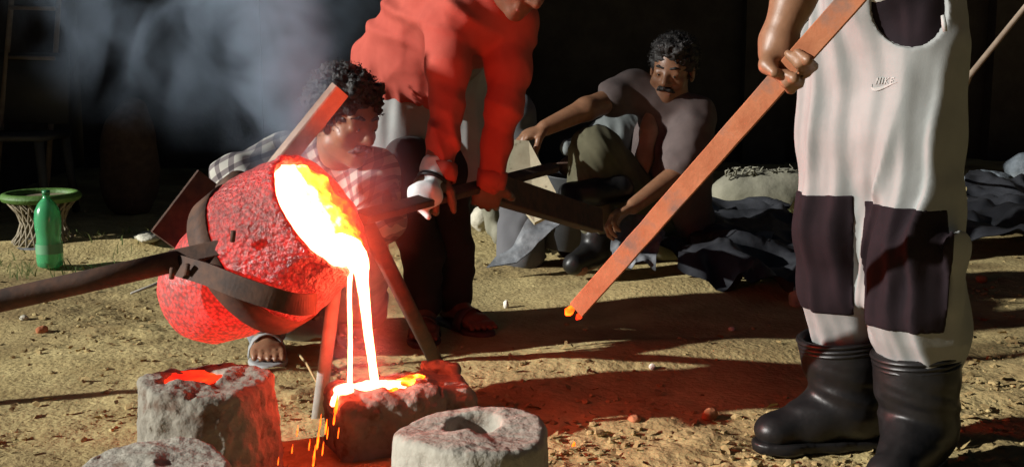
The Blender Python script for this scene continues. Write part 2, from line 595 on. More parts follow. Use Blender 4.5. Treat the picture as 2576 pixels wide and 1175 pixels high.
# ================================================================== shed walls: back wall, and side walls added to shade the yard's far end
def wall_box(a, b, h, th):
    a, b = Vector(a), Vector(b)
    d = (b - a).normalized()
    nrm = Vector((-d.y, d.x, 0)) * th
    vs = [a, b, b + nrm, a + nrm]
    return [(*p.xy, -0.3) for p in vs] + [(*p.xy, h) for p in vs], [(0, 3, 2, 1), (4, 5, 6, 7), (0, 1, 5, 4), (1, 2, 6, 5), (2, 3, 7, 6), (3, 0, 4, 7)]
sh = thing("shed_wall", (0, 9.6, 0), "dark unlit wall closing off the yard behind everyone", "wall")
obj("back_wall", wall_box((-3.2, 8.9, 0), (9.0, 10.2, 0), 4.2, 0.25), M_WALL, sh, smooth=False)
obj("low_shade_wall", wall_box((-2.95, 5.18, 0), (-3.05, 5.98, 0), 1.1, 0.25), M_WALL, sh, smooth=False)
obj("shade_wall", wall_box((-3.05, 6.0, 0), (-3.3, 9.3, 0), 4.2, 0.25), M_WALL, sh, smooth=False)
# board on a post, added out of view to shade the bending man's arms
sb_ = thing("shade_board", (-2.0, 2.72, 0), "blank wooden board on a post, added outside the picture to shade the arms", "board")
obj("panel", slab((-2.0, 2.62, 1.30), (-2.0, 2.90, 1.30), 0.44, 0.03, (1, 0, 0)), M_WOOD, sb_, smooth=False)
for y_ in (2.76,):
    obj("post", tube([(-2.035, y_, -0.05), (-2.035, y_, 1.56)], 0.022, 10), M_WOOD, sb_)
for i in range(6):
    x = -2.2 + i * 2.0
    y = 8.9 + (x + 3.2) * 1.3 / 12.2
    obj("pillar", wall_box((x, y - 0.14, 0), (x + 0.34, y - 0.10, 0), 4.0, 0.12), M_WALL, sh, smooth=False)
def spline(pts, n=8):
    out = []
    for i in range(len(pts) - 1):
        p0, p1, p2, p3 = pts[max(i - 1, 0)], pts[i], pts[i + 1], pts[min(i + 2, len(pts) - 1)]
        for k in range(n):
            t = k / n
            out.append(0.5 * ((2 * p1) + (p2 - p0) * t + (2 * p0 - 5 * p1 + 4 * p2 - p3) * t * t + (3 * p1 - p0 - 3 * p2 + p3) * t ** 3))
    out.append(pts[-1])
    return out
# ================================================================== clay moulds
def rough_stump(res, c, rx, ry, h, yaw, seed, taper=0.93, hole=None, extra=None, amp=0.0055):
    f = Field(res)
    M = Matrix.Rotation(yaw, 3, 'Z')
    Mi = np.array(M.inverted())
    c_ = np.array(c, float)
    def body(p):
        q = (p - c_) @ Mi.T
        k = 1 - (1 - taper) * np.clip(q[..., 2] / h, 0, 1)
        ang = np.arctan2(q[..., 1], q[..., 0])
        wob = 1 + 0.035 * np.sin(3 * ang + seed) + 0.025 * np.sin(5 * ang + 2 * seed)
        rr = (np.sqrt((q[..., 0] / rx) ** 2 + (q[..., 1] / ry) ** 2) / (k * wob) - 1) * min(rx, ry)
        top = q[..., 2] - h - 0.006 * np.sin(2 * ang + seed)
        bot = -0.03 - q[..., 2]
        a = np.stack([rr + 0.014, np.maximum(top, bot) + 0.014], -1)
        return np.sqrt((np.maximum(a, 0) ** 2).sum(-1)) + np.minimum(a.max(-1), 0) - 0.014
    m = max(rx, ry) * 1.1
    f._op(body, c_ - [m, m, 0.05], c_ + [m, m, h + 0.02], 0.005, 'add')
    if hole:
        hc, hrx, hry, hd = hole
        f.cone((hc[0], hc[1], hc[2] + 0.03), (hc[0], hc[1], hc[2] - hd), hrx * 1.02, hrx * 0.9, 0.008, mode='sub')
    if extra:
        extra(f)
    f.noise(amp, (13, 13, 7), seed, 3)
    f.noise(amp * 0.5, (60, 60, 40), seed + 5, 2)
    def pits(p):
        q = vnoise(p * np.array([26, 26, 26]), seed + 9)
        return 0.022 * np.clip(q - 0.62, 0, 1)
    f.noise(0, 1, fn=pits)
    return f.mesh()

def mould(name, top, h, rx, ry, yaw, seed, label, m, hole=None, taper=0.93, res=0.0045, amp=0.0035):
    t = thing(name, (top.x, top.y, 0), label, "mould", "clay casting moulds on the ground")
    base = (top.x, top.y, top.z - h)
    obj("clay_body", rough_stump(res, base, rx, ry, h, yaw, seed, taper, hole, None, amp), m, t)
    return t
topA = G(515, 950, 0.20)
hA = G(482, 944, 0.20)
tA = mould("clay_mould", topA, 0.20, 0.156, 0.148, 0.3, 1, "round grey clay mould whose hole glows red with poured metal", M_CLAY2, ((hA.x, hA.y, 0.205), 0.066, 0.070, 0.02), 0.90, amp=0.007)
ringm = [(0, 0.001), (0.001, 0.02), (0.0, 0.045), (0.002, 0.058), (0.006, 0.066)]
obj("cooling_metal", lathe(ringm, (hA.x, hA.y, 0.188), (0, 0, 1), 28), M_EMBER, tA)
topB = G(385, 1166, 0.22)
mould("clay_mould", topB, 0.22, 0.140, 0.138, 0.0, 4, "pale round mould cut off by the bottom left edge, below the glowing one", M_CLAY, None, 0.92)
topD = G(1190, 1080, 0.22)
hD = G(1190, 1063, 0.22)
mould("clay_mould", topD, 0.22, 0.146, 0.142, 0.2, 6, "pale round mould with an empty dark hole in its top", M_CLAY, ((hD.x, hD.y, 0.24), 0.052, 0.056, 0.13), 0.94)
# block mould being filled
HC = 0.138
cC = G(1000, 962, HC)
yawC = R(22)
tC = thing("clay_mould", (cC.x, cC.y, 0), "blocky clay mould being filled by the molten stream", "mould", "clay casting moulds on the ground")
MC = Matrix.Rotation(yawC, 3, 'Z')
def lc(x, y, z):
    q = MC @ Vector((x, y, 0))
    return Vector((cC.x + q.x, cC.y + q.y, z))
fC = Field(0.0045)
fC.box(lc(-0.03, 0, HC / 2 - 0.02), (0.125, 0.095, HC / 2 + 0.02), MC, 0.034, 0.01)
fC.box(lc(0.10, 0.02, HC / 2 - 0.03), (0.075, 0.085, HC / 2 + 0.02), MC @ Matrix.Rotation(R(7), 3, 'Y'), 0.034, 0.015)
fC.cone(lc(0.10, 0.10, HC + 0.004), lc(0.16, 0.07, HC - 0.004), 0.016, 0.014, 0.01)
fC.ell(lc(-0.062, 0.0, HC + 0.002), (0.085, 0.032, 0.020), MC, 0.01, 'sub')
fC.box(lc(0.072, -0.05, HC + 0.01), (0.006, 0.07, 0.03), MC @ Matrix.Rotation(R(12), 3, 'Z'), 0.002, 0.004, 'sub')
fC.box(lc(0.125, -0.06, HC + 0.012), (0.05, 0.06, 0.022), MC, 0.004, 0.01, 'sub')
fC.noise(0.007, (24, 24, 16), 21, 3).noise(0.003, 70, 22, 2)
obj("clay_body", fC.mesh(), M_CLAY2, tC)
# metal in the trough, spilling over the left end
fP = Field(0.004)
fP.ell(lc(-0.06, 0.0, HC - 0.006), (0.086, 0.033, 0.013), MC, 0.01)
fP.ell(lc(-0.125, -0.015, HC - 0.001), (0.026, 0.028, 0.010), MC, 0.01)
fP.cone(lc(-0.150, -0.03, HC - 0.004), lc(-0.160, -0.040, HC - 0.022), 0.009, 0.006, 0.01)
fP.noise(0.004, 60, 3)
obj("molten_metal", fP.mesh(), M_POOL, tC)
fQ = Field(0.004)
fQ.ell(lc(0.02, 0.0, HC - 0.001), (0.028, 0.024, 0.007), MC, 0.01).ell(lc(0.05, 0.02, HC + 0.001), (0.020, 0.014, 0.006), MC, 0.01)
fQ.cone(lc(-0.05, -0.06, HC - 0.001), lc(-0.015, -0.045, HC), 0.006, 0.004, 0.005)
fQ.noise(0.004, 70, 4)
obj("glowing_splash", fQ.mesh(), M_CRUST, tC)

# ================================================================== crucible
NAX = Vector((0.775, -0.28, 0.555)).normalized()
MOUTH = P(806, 537, 2.62)
ORG = MOUTH - NAX * 0.40
M_POT = mat("crusted_crucible_clay", (0.06, 0.035, 0.033), 0.30, (0.14, 0.09, 0.085), 40.0, bump=1.0, bscale=85.0, bdist=0.018, spec=0.8)
M_POT2 = mat("crucible_bottom_clay", (0.07, 0.042, 0.04), 0.45, (0.12, 0.08, 0.075), 30.0, bump=0.55, bscale=60.0, bdist=0.010, spec=0.6)
def red_hot(m, lo_, hi_, strength):
    # the pot itself is red hot: patchy incandescence in its clay
    N, L = m.node_tree.nodes, m.node_tree.links
    tc_ = N.new("ShaderNodeTexCoord")
    n_ = N.new("ShaderNodeTexNoise")
    n_.inputs["Scale"].default_value = 9.0
    n_.inputs["Detail"].default_value = 6.0
    L.new(tc_.outputs["Object"], n_.inputs["Vector"])
    r_ = N.new("ShaderNodeMapRange")
    r_.inputs[1].default_value, r_.inputs[2].default_value = 0.3, 0.7
    r_.inputs[3].default_value, r_.inputs[4].default_value = lo_, hi_
    L.new(n_.outputs[0], r_.inputs[0])
    v_ = N.new("ShaderNodeTexVoronoi")
    v_.inputs["Scale"].default_value = 120.0
    L.new(tc_.outputs["Object"], v_.inputs["Vector"])
    mr_ = N.new("ShaderNodeMapRange")
    mr_.inputs[1].default_value, mr_.inputs[2].default_value = 0.1, 0.75
    mr_.inputs[3].default_value, mr_.inputs[4].default_value = 1.25, 0.35
    L.new(v_.outputs[0], mr_.inputs[0])
    mm = N.new("ShaderNodeMath"); mm.operation = 'MULTIPLY'
    L.new(r_.outputs[0], mm.inputs[0]); L.new(mr_.outputs[0], mm.inputs[1])
    b_ = N["Principled BSDF"]
    b_.inputs["Emission Color"].default_value = (1.0, 0.018, 0.012, 1)
    L.new(mm.outputs[0], b_.inputs["Emission Strength"])
red_hot(M_POT, 0.20, 0.62, 1.0)
red_hot(M_POT2, 0.50, 0.85, 1.0)
def ribbon(pts, wd, th, facing, n=8):
    ps = spline([Vector(p) for p in pts], n)
    h, t = wd / 2, th / 2
    sec = [(-h, -t), (h, -t), (h, t), (-h, t)]
    vs, fs = [], []
    for i, p in enumerate(ps):
        z = (ps[min(i + 1, len(ps) - 1)] - ps[max(i - 1, 0)]).normalized()
        f = Vector(facing)
        f = (f - z * f.dot(z)).normalized()
        x = f.cross(z)
        vs += [p + x * a + f * b for a, b in sec]
    for i in range(len(ps) - 1):
        for j in range(4):
            a, b = i * 4 + j, i * 4 + (j + 1) % 4
            fs.append((a, b, b + 4, a + 4))
    fs += [(3, 2, 1, 0), tuple(range(len(vs) - 4, len(vs)))]
    return vs, fs
def bumpy(amp, sc, seed):
    return lambda p, t, a: amp * float(fbm(np.array([[p.x * sc, p.y * sc, p.z * sc]]), seed, 2)[0])
cru = thing("crucible", (ORG.x, ORG.y, ORG.z - 0.1), "crusted crucible tilted over and pouring white hot metal", "crucible")
low = [(-0.062, 0.001), (-0.060, 0.03), (-0.050, 0.065), (-0.030, 0.092), (0.0, 0.112), (0.04, 0.127), (0.08, 0.137), (0.13, 0.145), (0.17, 0.149), (0.23, 0.150)]
obj("bottom_bowl", lathe(low, ORG, NAX, 72, jit=bumpy(0.004, 30, 2)), M_POT2, cru)
upp = [(0.225, 0.140), (0.226, 0.168), (0.232, 0.178), (0.25, 0.178), (0.28, 0.174), (0.31, 0.169), (0.34, 0.164), (0.37, 0.158), (0.385, 0.155), (0.394, 0.156), (0.403, 0.152), (0.405, 0.144), (0.396, 0.137), (0.386, 0.136)]
obj("upper_shell", lathe(upp, ORG, NAX, 96, jit=bumpy(0.0055, 38, 3)), M_POT, cru)
ax_x, ax_y, ax_z = frame(NAX)
# direction that points up, right and away from the camera in the mouth plane
tgt = P(935, 470, 2.70) - MOUTH
EH = (tgt - NAX * tgt.dot(NAX)).normalized()
# bath of metal: lies level behind the lip
dn = Vector((0, 0, -1)) - NAX * Vector((0, 0, -1)).dot(NAX)
dn.normalize()
LIP = MOUTH + dn * 0.143
def bath():
    vs, fs = [], []
    n, m = 72, 16
    for j in range(n):
        a = 2 * math.pi * j / n
        e = ax_x * math.cos(a) + ax_y * math.sin(a)
        for i in range(m + 1):
            r_ = 0.1375 * i / m
            d = e.dot(EH) * r_
            p = MOUTH + e * r_ - NAX * (0.013 - 0.010 * max(0.0, d / 0.137))
            k_ = float(fbm(np.array([[p.x * 55, p.y * 55, p.z * 55]]), 8, 3)[0])
            vs.append(p + NAX * (0.010 * k_ * min(1.0, max(0.0, d / 0.05 - 0.2))))
    for j in range(n):
        for i in range(m):
            a, b = j * (m + 1) + i, ((j + 1) % n) * (m + 1) + i
            fs.append((a, b, b + 1, a + 1))
    return vs, fs
M_BATH = hot("molten_bath", [(0.0, H_WHITE), (0.40, H_WHITE), (0.55, (16, 1.4, 0.12)), (0.70, H_YEL), (0.84, H_ORA), (1.0, H_RED)], 34.0, 5.0, 0.0, 1.0)
Nb, Lb = M_BATH.node_tree.nodes, M_BATH.node_tree.links
rampn = [n_ for n_ in Nb if n_.type == 'VALTORGB'][0]
nois = [n_ for n_ in Nb if n_.type == 'TEX_NOISE'][0]
geo = Nb.new("ShaderNodeNewGeometry")
sub_ = Nb.new("ShaderNodeVectorMath"); sub_.operation = 'SUBTRACT'
sub_.inputs[1].default_value = MOUTH
dot_ = Nb.new("ShaderNodeVectorMath"); dot_.operation = 'DOT_PRODUCT'
dot_.inputs[1].default_value = EH
Lb.new(geo.outputs["Position"], sub_.inputs[0])
Lb.new(sub_.outputs[0], dot_.inputs[0])
mr1 = Nb.new("ShaderNodeMapRange")
mr1.inputs[1].default_value, mr1.inputs[2].default_value = -0.05, 0.135
Lb.new(dot_.outputs["Value"], mr1.inputs[0])
ns = Nb.new("ShaderNodeMath"); ns.operation = 'MULTIPLY_ADD'
ns.inputs[1].default_value, ns.inputs[2].default_value = 0.9, -0.45
Lb.new(nois.outputs[0], ns.inputs[0])
ad2 = Nb.new("ShaderNodeMath"); ad2.operation = 'ADD'; ad2.use_clamp = True
Lb.new(mr1.outputs[0], ad2.inputs[0]); Lb.new(ns.outputs[0], ad2.inputs[1])
Lb.new(ad2.outputs[0], rampn.inputs[0])
obj("molten_bath", bath(), M_BATH, cru)
# steel carrier: ring, forked handle at the left, two bars at the right, plate and tilting bar behind
car = thing("crucible_carrier", (ORG.x, ORG.y, 0.2), "dark iron ring carrier with long handles holding the crucible", "carrier")
band = [(0.172, 0.153), (0.172, 0.181), (0.232, 0.183), (0.232, 0.172)]
obj("ring", lathe(band, ORG, NAX, 64), M_IRON, car)
lug = lathe([(-0.03, 0.001), (-0.03, 0.036), (0.03, 0.038), (0.035, 0.001)], P(590, 478, 2.72), (0.5, -0.6, 0.3), 20)
obj("boss", lug, M_IRON, car)
hl = [P(-420, 865, 2.30), P(-60, 770, 2.42), P(200, 712, 2.47), P(450, 655, 2.51)]
obj("handle", tube(hl, [0.024, 0.024, 0.024, 0.023], 18), M_IRON, car, label="long iron pipe handle running off to the left")
obj("fork_arm", slab(P(430, 652, 2.51), P(615, 612, 2.52), 0.036, 0.020, (0.1, -1, 0.4)), M_IRON, car, smooth=False)
obj("fork_arm", slab(P(440, 668, 2.50), P(560, 640, 2.56), 0.05, 0.016, (0.1, -1, 0.1)), M_IRON, car, smooth=False)
st = [P(448, 668, 2.50), P(520, 690, 2.46), P(600, 722, 2.43), P(690, 752, 2.43), P(750, 766, 2.47), P(792, 764, 2.53)]
obj("strap", ribbon(st, 0.046, 0.010, (0.05, -1, 0.15)), M_IRON, car, smooth=False)
obj("plate", slab(P(528, 452, 2.78), P(412, 605, 2.70), 0.072, 0.014, (0.2, -1, -0.1)), M_IRON, car, smooth=False)
obj("tilting_bar", slab(P(690, 430, 2.80), P(856, 226, 2.84), 0.052, 0.024, (0.62, -0.62, -0.35)), mat("heated_flat_bar", (0.30, 0.20, 0.16), 0.7, (0.42, 0.30, 0.22), 20, bump=0.3, bscale=60, bdist=0.004), car, smooth=False)
for px, py in ((585, 607), (470, 690), (432, 700)):
    q = P(px, py, 2.47)
    obj("bolt", tube([q, q + V(0.004, -0.006, 0.022)], 0.006, 8), M_IRON, car)
hr = [P(905, 548, 2.80), P(1066, 504, 3.20), P(1210, 466, 3.55), P(1392, 422, 4.05)]
obj("handle", slab(hr[0], hr[3], 0.042, 0.022, (-0.3, -1, 0.25)), M_IRON, car, smooth=False, label="flat iron handle gripped by the bending man")

# two props under the carrier's right end
t1, b1 = P(850, 668, 2.78), G(797, 1052)
tag(obj("pipe_prop", tube([b1 + V(0, 0, -0.02), t1], [0.0165, 0.0165], 16), M_PIPE), "pale leaning pipe prop just left of the molten stream", "prop")
t2, b2 = P(925, 570, 2.86), G(1108, 915)
tag(obj("pipe_prop", tube([b2 + V(0, 0, -0.02), t2], [0.021, 0.021], 16), M_IRON), "dark slanting pipe prop right of the molten stream", "prop")
tag(obj("iron_beam", slab(P(1222, 468, 3.46), P(1500, 556, 4.25), 0.085, 0.05, (0.2, -1, 0.3)), M_IRON, smooth=False), "dark heavy iron beam between the bending man and the seated man", "beam")

# ================================================================== molten stream and droplets
stt = thing("molten_stream", (LIP.x, LIP.y, HC), "white hot double stream of metal falling from the crucible lip", "molten metal")
e1, e2 = lc(-0.105, 0.0, HC - 0.006), lc(-0.040, 0.0, HC - 0.006)
e1, e2 = P(880, 972, e1.y), P(945, 978, e2.y)
q1 = [P(868, 640, 2.585), P(882, 665, 2.57), P(879, 730, 2.575), P(881, 850, 2.60), P(880, 972, e1.y)]
q2 = [P(850, 622, 2.595), P(885, 634, 2.56), P(905, 668, 2.55), P(913, 720, 2.555), P(925, 830, 2.57), P(936, 910, 2.60), P(945, 978, e2.y)]
def lerp_list(vals, n):
    return list(np.interp(np.linspace(0, 1, n), np.linspace(0, 1, len(vals)), vals))
s1, s2 = spline(q1), spline(q2)
obj("thin_strand", tube(s1, lerp_list([0.016, 0.011, 0.0055, 0.0050, 0.0048, 0.0050, 0.006], len(s1)), 12, jit=0.06), M_STREAM, stt)
obj("thick_strand", tube(s2, lerp_list([0.032, 0.030, 0.023, 0.0150, 0.0110, 0.0095, 0.0090, 0.0105], len(s2)), 14, jit=0.05), M_STREAM, stt)
drops = [(846, 1020, 2.45, 0.007, 4.5), (841, 1052, 2.45, 0.004, 6), (820, 1075, 2.44, 0.0035, 7), (806, 1062, 2.44, 0.003, 8), (800, 1105, 2.43, 0.0045, 8), (790, 1150, 2.42, 0.0045, 8),
         (778, 1120, 2.42, 0.002, 9), (812, 1130, 2.42, 0.0025, 9), (824, 1090, 2.43, 0.0022, 9), (748, 1085, 2.44, 0.0018, 10), (735, 1130, 2.42, 0.0016, 9), (851, 1090, 2.44, 0.002, 9), (1444, 1053, 2.6, 0.0045, 1.4), (700, 1160, 2.35, 0.0016, 8)]
M_SPARK = hot("spark", [(0.0, (3, 0.13, 0.01)), (1.0, (8, 0.6, 0.03))], 50)
wh = ["largest, at the block mould's left corner", "second below the block mould's left corner", "right of the pale pipe's foot", "beside the pale pipe's foot", "upper one of the bright pair below the pipe's foot", "lower one of the bright pair, near the bottom edge",
      "thin, left of the bright pair", "thin, right of the bright pair", "thin, above and right of the bright pair", "faint, farthest left and highest", "faint, farthest left and lowest", "thin, in front of the block mould's face", "round ember lying on the shaded ground right of the moulds", "faint, at the round glowing mould's foot"]
for (px, py, Y, r_, el), wt in zip(drops, wh):
    c = P(px, py, Y)
    if el < 2:
        c.z = gz(c.x, c.y) + 0.004
    d = Vector((-0.14, 0, -1)).normalized()
    r_ = r_ * 0.6 if el > 2 else r_
    L_ = r_ * el * 1.3
    pts = [c - d * L_, c - d * L_ * 0.5, c, c + d * L_ * 0.6, c + d * L_ * 0.8]
    tag(obj("molten_droplet", tube(pts, [r_ * 0.15, r_ * 0.5, r_ * 0.9, r_ * 0.8, r_ * 0.2], 8), M_SPARK), "orange falling droplet, " + wt if el > 2 else "small " + wt, "droplet", "droplets of molten metal")

# ================================================================== rusty flat bar of the booted man
BA, BB = P(2410, -306, 1.744), P(1452, 778, 2.45)
fb = thing("flat_bar", (BB.x, BB.y, BB.z), "long rusty flat bar slanting from the booted man's hands towards the ground", "bar")
BD = (BB - BA).normalized()
BF = Vector((-0.35, -1, 0.12))
BF = (BF - BD * BF.dot(BD)).normalized()
obj("bar", slab(BA, BB, 0.039, 0.009, BF, 0.0015, 24, 0.0006, 3), M_RUST, fb, smooth=False)
BX = BF.cross(BD)
for sgn, r_ in ((-0.6, 0.010), (0.75, 0.007)):
    q = BB + BX * (0.017 * sgn) + BD * (0.012 if sgn < 0 else -0.002)
    obj("glowing_tip", tube([q - BD * 0.002, q + BD * 0.012, q + BD * 0.024], [r_ * 0.7, r_, r_ * 0.3], 8), M_EMBER if sgn > 0 else M_SPARK, fb)

# ================================================================== left background: bottle, cane stool, chair, bamboo ladder, sack
bp = G(127, 672)
bot = thing("plastic_bottle", bp, "green plastic bottle standing on the ground before the cane stool", "bottle")
M_BOT = mat("green_plastic", (0.10, 0.55, 0.24), 0.2, trans=0.55, spec=0.6)
prof = [(0.0, 0.001), (0.0, 0.036), (0.008, 0.050), (0.03, 0.053), (0.09, 0.052), (0.12, 0.048), (0.15, 0.050), (0.165, 0.052), (0.20, 0.053), (0.235, 0.049), (0.265, 0.034), (0.283, 0.018), (0.292, 0.0135), (0.305, 0.0135)]
obj("shell", lathe(prof, bp, (0, 0, 1), 32), M_BOT, bot)
obj("cap", lathe([(0.300, 0.001), (0.300, 0.0155), (0.318, 0.0155), (0.319, 0.001)], bp, (0, 0, 1), 20), mat("green_cap", (0.02, 0.16, 0.06), 0.4), bot)
obj("label_band", lathe([(0.06, 0.0535), (0.10, 0.0530)], bp, (0, 0, 1), 32), mat("faded_label", (0.10, 0.28, 0.14), 0.5), bot)
sp = G(112, 632)
sto = thing("cane_stool", sp, "woven cane stool with green bound rim behind the green bottle", "stool")
M_CANE = mat("cane_slats", (0.16, 0.13, 0.08), 0.7, (0.24, 0.20, 0.13), 20)
M_GREEN = mat("green_binding", (0.05, 0.12, 0.018), 0.6, (0.08, 0.17, 0.03), 40, bump=0.3, bscale=90)
for k in range(22):
    for s_ in (1, -1):
        a0 = 2 * math.pi * k / 22
        a1 = a0 + s_ * 0.75
        pa = [sp + V(math.cos(a0 + (a1 - a0) * t) * (0.145 - 0.055 * math.sin(t * math.pi)), math.sin(a0 + (a1 - a0) * t) * (0.145 - 0.055 * math.sin(t * math.pi)), 0.03 + 0.2 * t) for t in (0, 0.25, 0.5, 0.75, 1)]
        obj("cane", tube(pa, 0.0055, 6), M_CANE, sto)
for z_, m_, nm in ((0.245, M_GREEN, "rim"), (0.02, M_TARP2, "foot_ring")):
    pr = [(z_ + 0.02 * math.sin(a), 0.150 + 0.02 * math.cos(a)) for a in [i * math.pi / 4 for i in range(9)]]
    obj(nm, lathe(pr, sp, (0, 0, 1), 36), m_, sto)
obj("seat_weave", lathe([(0.235, 0.001), (0.240, 0.08), (0.245, 0.145)], sp, (0, 0, 1), 36), M_CANE, sto)
cp = V(-2.62, 6.3, 0)
ch = thing("plastic_chair", cp, "dim pale chair standing in the dark at the far left", "chair")
M_CHR = mat("dull_plastic", (0.05, 0.05, 0.047), 0.6, (0.07, 0.07, 0.065), 5)
obj("seat", slab(cp + V(-0.22, 0, 0.43), cp + V(0.22, 0, 0.43), 0.42, 0.03, (0, 0, 1), 0.008), M_CHR, ch)
obj("backrest", slab(cp + V(0, 0.2, 0.48), cp + V(0.0, 0.27, 0.86), 0.42, 0.02, (0, -1, 0), 0.008), M_CHR, ch)
for sx in (-1, 1):
    for sy in (-1, 1):
        obj("leg", tube([cp + V(0.22 * sx, 0.21 * sy, 0), cp + V(0.19 * sx, 0.18 * sy, 0.43)], [0.022, 0.026], 8), M_CHR, ch)
la, lb = P(4, 300, 6.5), P(34, -60, 6.65)
lc_, ld_ = P(126, 350, 6.5), P(152, -60, 6.65)
lad = thing("bamboo_ladder", (la.x, la.y, 0), "thin bamboo ladder leaning in the dark at the left edge", "ladder")
def ext(a, b):
    d = (b - a)
    t0 = (0.0 - a.z) / d.z
    return [a + d * t0, a + d * 1.6]
for a, b in ((la, lb), (lc_, ld_)):
    obj("pole", tube(ext(a, b), [0.016, 0.013], 10), M_BAMBOO, lad)
for py in (145, 290, 20):
    obj("rung", tube([P(22, py, 6.53), P(138, py + 3, 6.53)], 0.011, 8), M_BAMBOO, lad)
fs_ = Field(0.012)
sc_ = P(330, 470, 6.4)
fs_.ell((sc_.x, sc_.y, 0.25), (0.17, 0.15, 0.28), None, 0.05).ell((sc_.x + 0.03, sc_.y, 0.46), (0.11, 0.11, 0.16), None, 0.05).noise(0.02, 8, 4)
tag(obj("jute_sack", fs_.mesh(), mat("brown_jute", (0.06, 0.035, 0.025), 0.95, (0.09, 0.055, 0.04), 30)), "dim brown bulging sack in the dark behind the smoke", "sack")

# ================================================================== middle background: board, batten, bucket, rocks, plastic sheets
def plate(name, pts, th, m, label, cat, nrm=None):
    n = (pts[1] - pts[0]).cross(pts[2] - pts[0]).normalized()
    if n.y < 0:
        n = -n
    k = len(pts)
    vs = list(pts) + [p + n * th for p in pts]
    fs = [tuple(range(k)), tuple(range(2 * k - 1, k - 1, -1))] + [(i, (i + 1) % k, (i + 1) % k + k, i + k) for i in range(k)]
    return tag(obj(name, (vs, fs), m, smooth=False), label, cat)
plate("board", [P(1290, 352, 4.55), P(1330, 355, 4.55), P(1420, 524, 4.38), P(1345, 560, 4.38), P(1255, 450, 4.46)], 0.02, M_BOARD, "pale flaking board leaning beside the bending man's sleeve", "board")
tag(obj("wooden_batten", slab(P(1287, 300, 4.40), P(1258, 470, 4.30), 0.022, 0.014, (0, -1, 0)), M_WOOD, smooth=False), "thin yellow wooden batten standing against the pale board", "batten")
bk = P(1422, 450, 4.95)
bk.z = 0.16
buc = thing("bucket", (bk.x, bk.y, 0.0), "dark grey bucket by the seated man's outstretched hand", "bucket")
M_BUC = mat("dark_grey_rubber", (0.05, 0.055, 0.06), 0.6, (0.08, 0.085, 0.09), 8)
obj("shell", lathe([(0.0, 0.001), (0.0, 0.10), (0.30, 0.135), (0.305, 0.142), (0.30, 0.128), (0.02, 0.095)], (bk.x, bk.y, 0.06), (0.1, 0, 1), 32), M_BUC, buc)
obj("bail", tube([V(bk.x - 0.12, bk.y, 0.36), V(bk.x - 0.08, bk.y - 0.06, 0.42), V(bk.x + 0.06, bk.y - 0.08, 0.43), V(bk.x + 0.15, bk.y, 0.36)], 0.004, 6), M_IRON, buc)
fg = Field(0.012)
gb = P(1312, 290, 4.9)
fg.ell(gb, (0.05, 0.05, 0.09), None, 0.03).cone(gb, gb + V(0, 0.02, -0.55), 0.05, 0.11, 0.05).noise(0.01, 14, 3)
tag(obj("cloth_bundle", fg.mesh(), mat("grey_cloth", (0.10, 0.10, 0.11), 0.9)), "dark grey cloth bundle behind the bending man's right sleeve", "bundle")
def rock(name, c, r3, seed, m, label, cat="stone", amp=0.15, res=None):
    f = Field(res or min(r3) / 7)
    f.ell(c, r3, Matrix.Rotation(seed, 3, 'Z'), 0.01)
    rm = min(r3)
    f.ell((c[0] + rm * 0.5 * math.cos(seed), c[1] + rm * 0.5 * math.sin(seed), c[2] + rm * 0.2), [q * 0.65 for q in r3], None, rm * 0.3)
    f.noise(amp * rm, 1.1 / rm, seed, 3)
    return tag(obj(name, f.mesh(), m), label, cat)
def on(px, py):
    g = G(px, py)
    return V(g.x, g.y, gz(g.x, g.y))
r1 = on(1240, 590)
M_SACKW = mat("dusty_cement_sack", (0.15, 0.145, 0.105), 0.95, (0.21, 0.20, 0.15), 10, bump=0.4, bscale=30)
fk = Field(0.010)
fk.ell(P(1243, 535, 5.3), (0.050, 0.07, 0.10), None, 0.03).cone(P(1243, 505, 5.3), P(1262, 482, 5.3), 0.03, 0.012, 0.02)
fk.ell(P(1300, 548, 5.35), (0.11, 0.08, 0.075), None, 0.03).ell(P(1255, 588, 5.25), (0.035, 0.05, 0.05), None, 0.03)
fk.noise(0.010, 16, 8, 3)
tag(obj("cement_sack", fk.mesh(), M_SACKW), "pale lumpy tied sack behind the bending man's leg", "sack")
rock("field_stone", (on(1218, 550).x, 5.55, 0.10), (0.05, 0.05, 0.06), 5, M_STONE, "small grey stone peeping out left of the pale lumpy sack")
fe = Field(0.018)
ec = P(1915, 500, 6.3)
fe.ell((ec.x - 0.02, ec.y, 0.10), (0.27, 0.16, 0.15), None, 0.05).ell((ec.x + 0.14, ec.y, 0.11), (0.14, 0.14, 0.14), None, 0.05).ell((ec.x - 0.14, ec.y, 0.12), (0.11, 0.12, 0.11), None, 0.05)
fe.noise(0.012, 9, 5, 3)
ear = thing("sandbag", (ec.x, ec.y, 0), "big pale sandbag with a ragged top left of the booted man", "sandbag")
obj("bag", fe.mesh(), M_SACKW, ear)
fr = []
rr = random.Random(3)
for i in range(46):
    x = ec.x - 0.20 + 0.42 * i / 45
    a = V(x, ec.y - 0.03 + rr.uniform(-0.05, 0.05), 0.225 + rr.uniform(-0.02, 0.01))
    fr.append(tube([a, a + V(rr.uniform(-0.02, 0.02), -0.01, 0.03), a + V(rr.uniform(-0.04, 0.04), -0.03, 0.03 + rr.uniform(-0.01, 0.02))], [0.006, 0.005, 0.002], 5))
obj("ragged_fringe", join(*fr), M_SACKW, ear, kind="stuff")

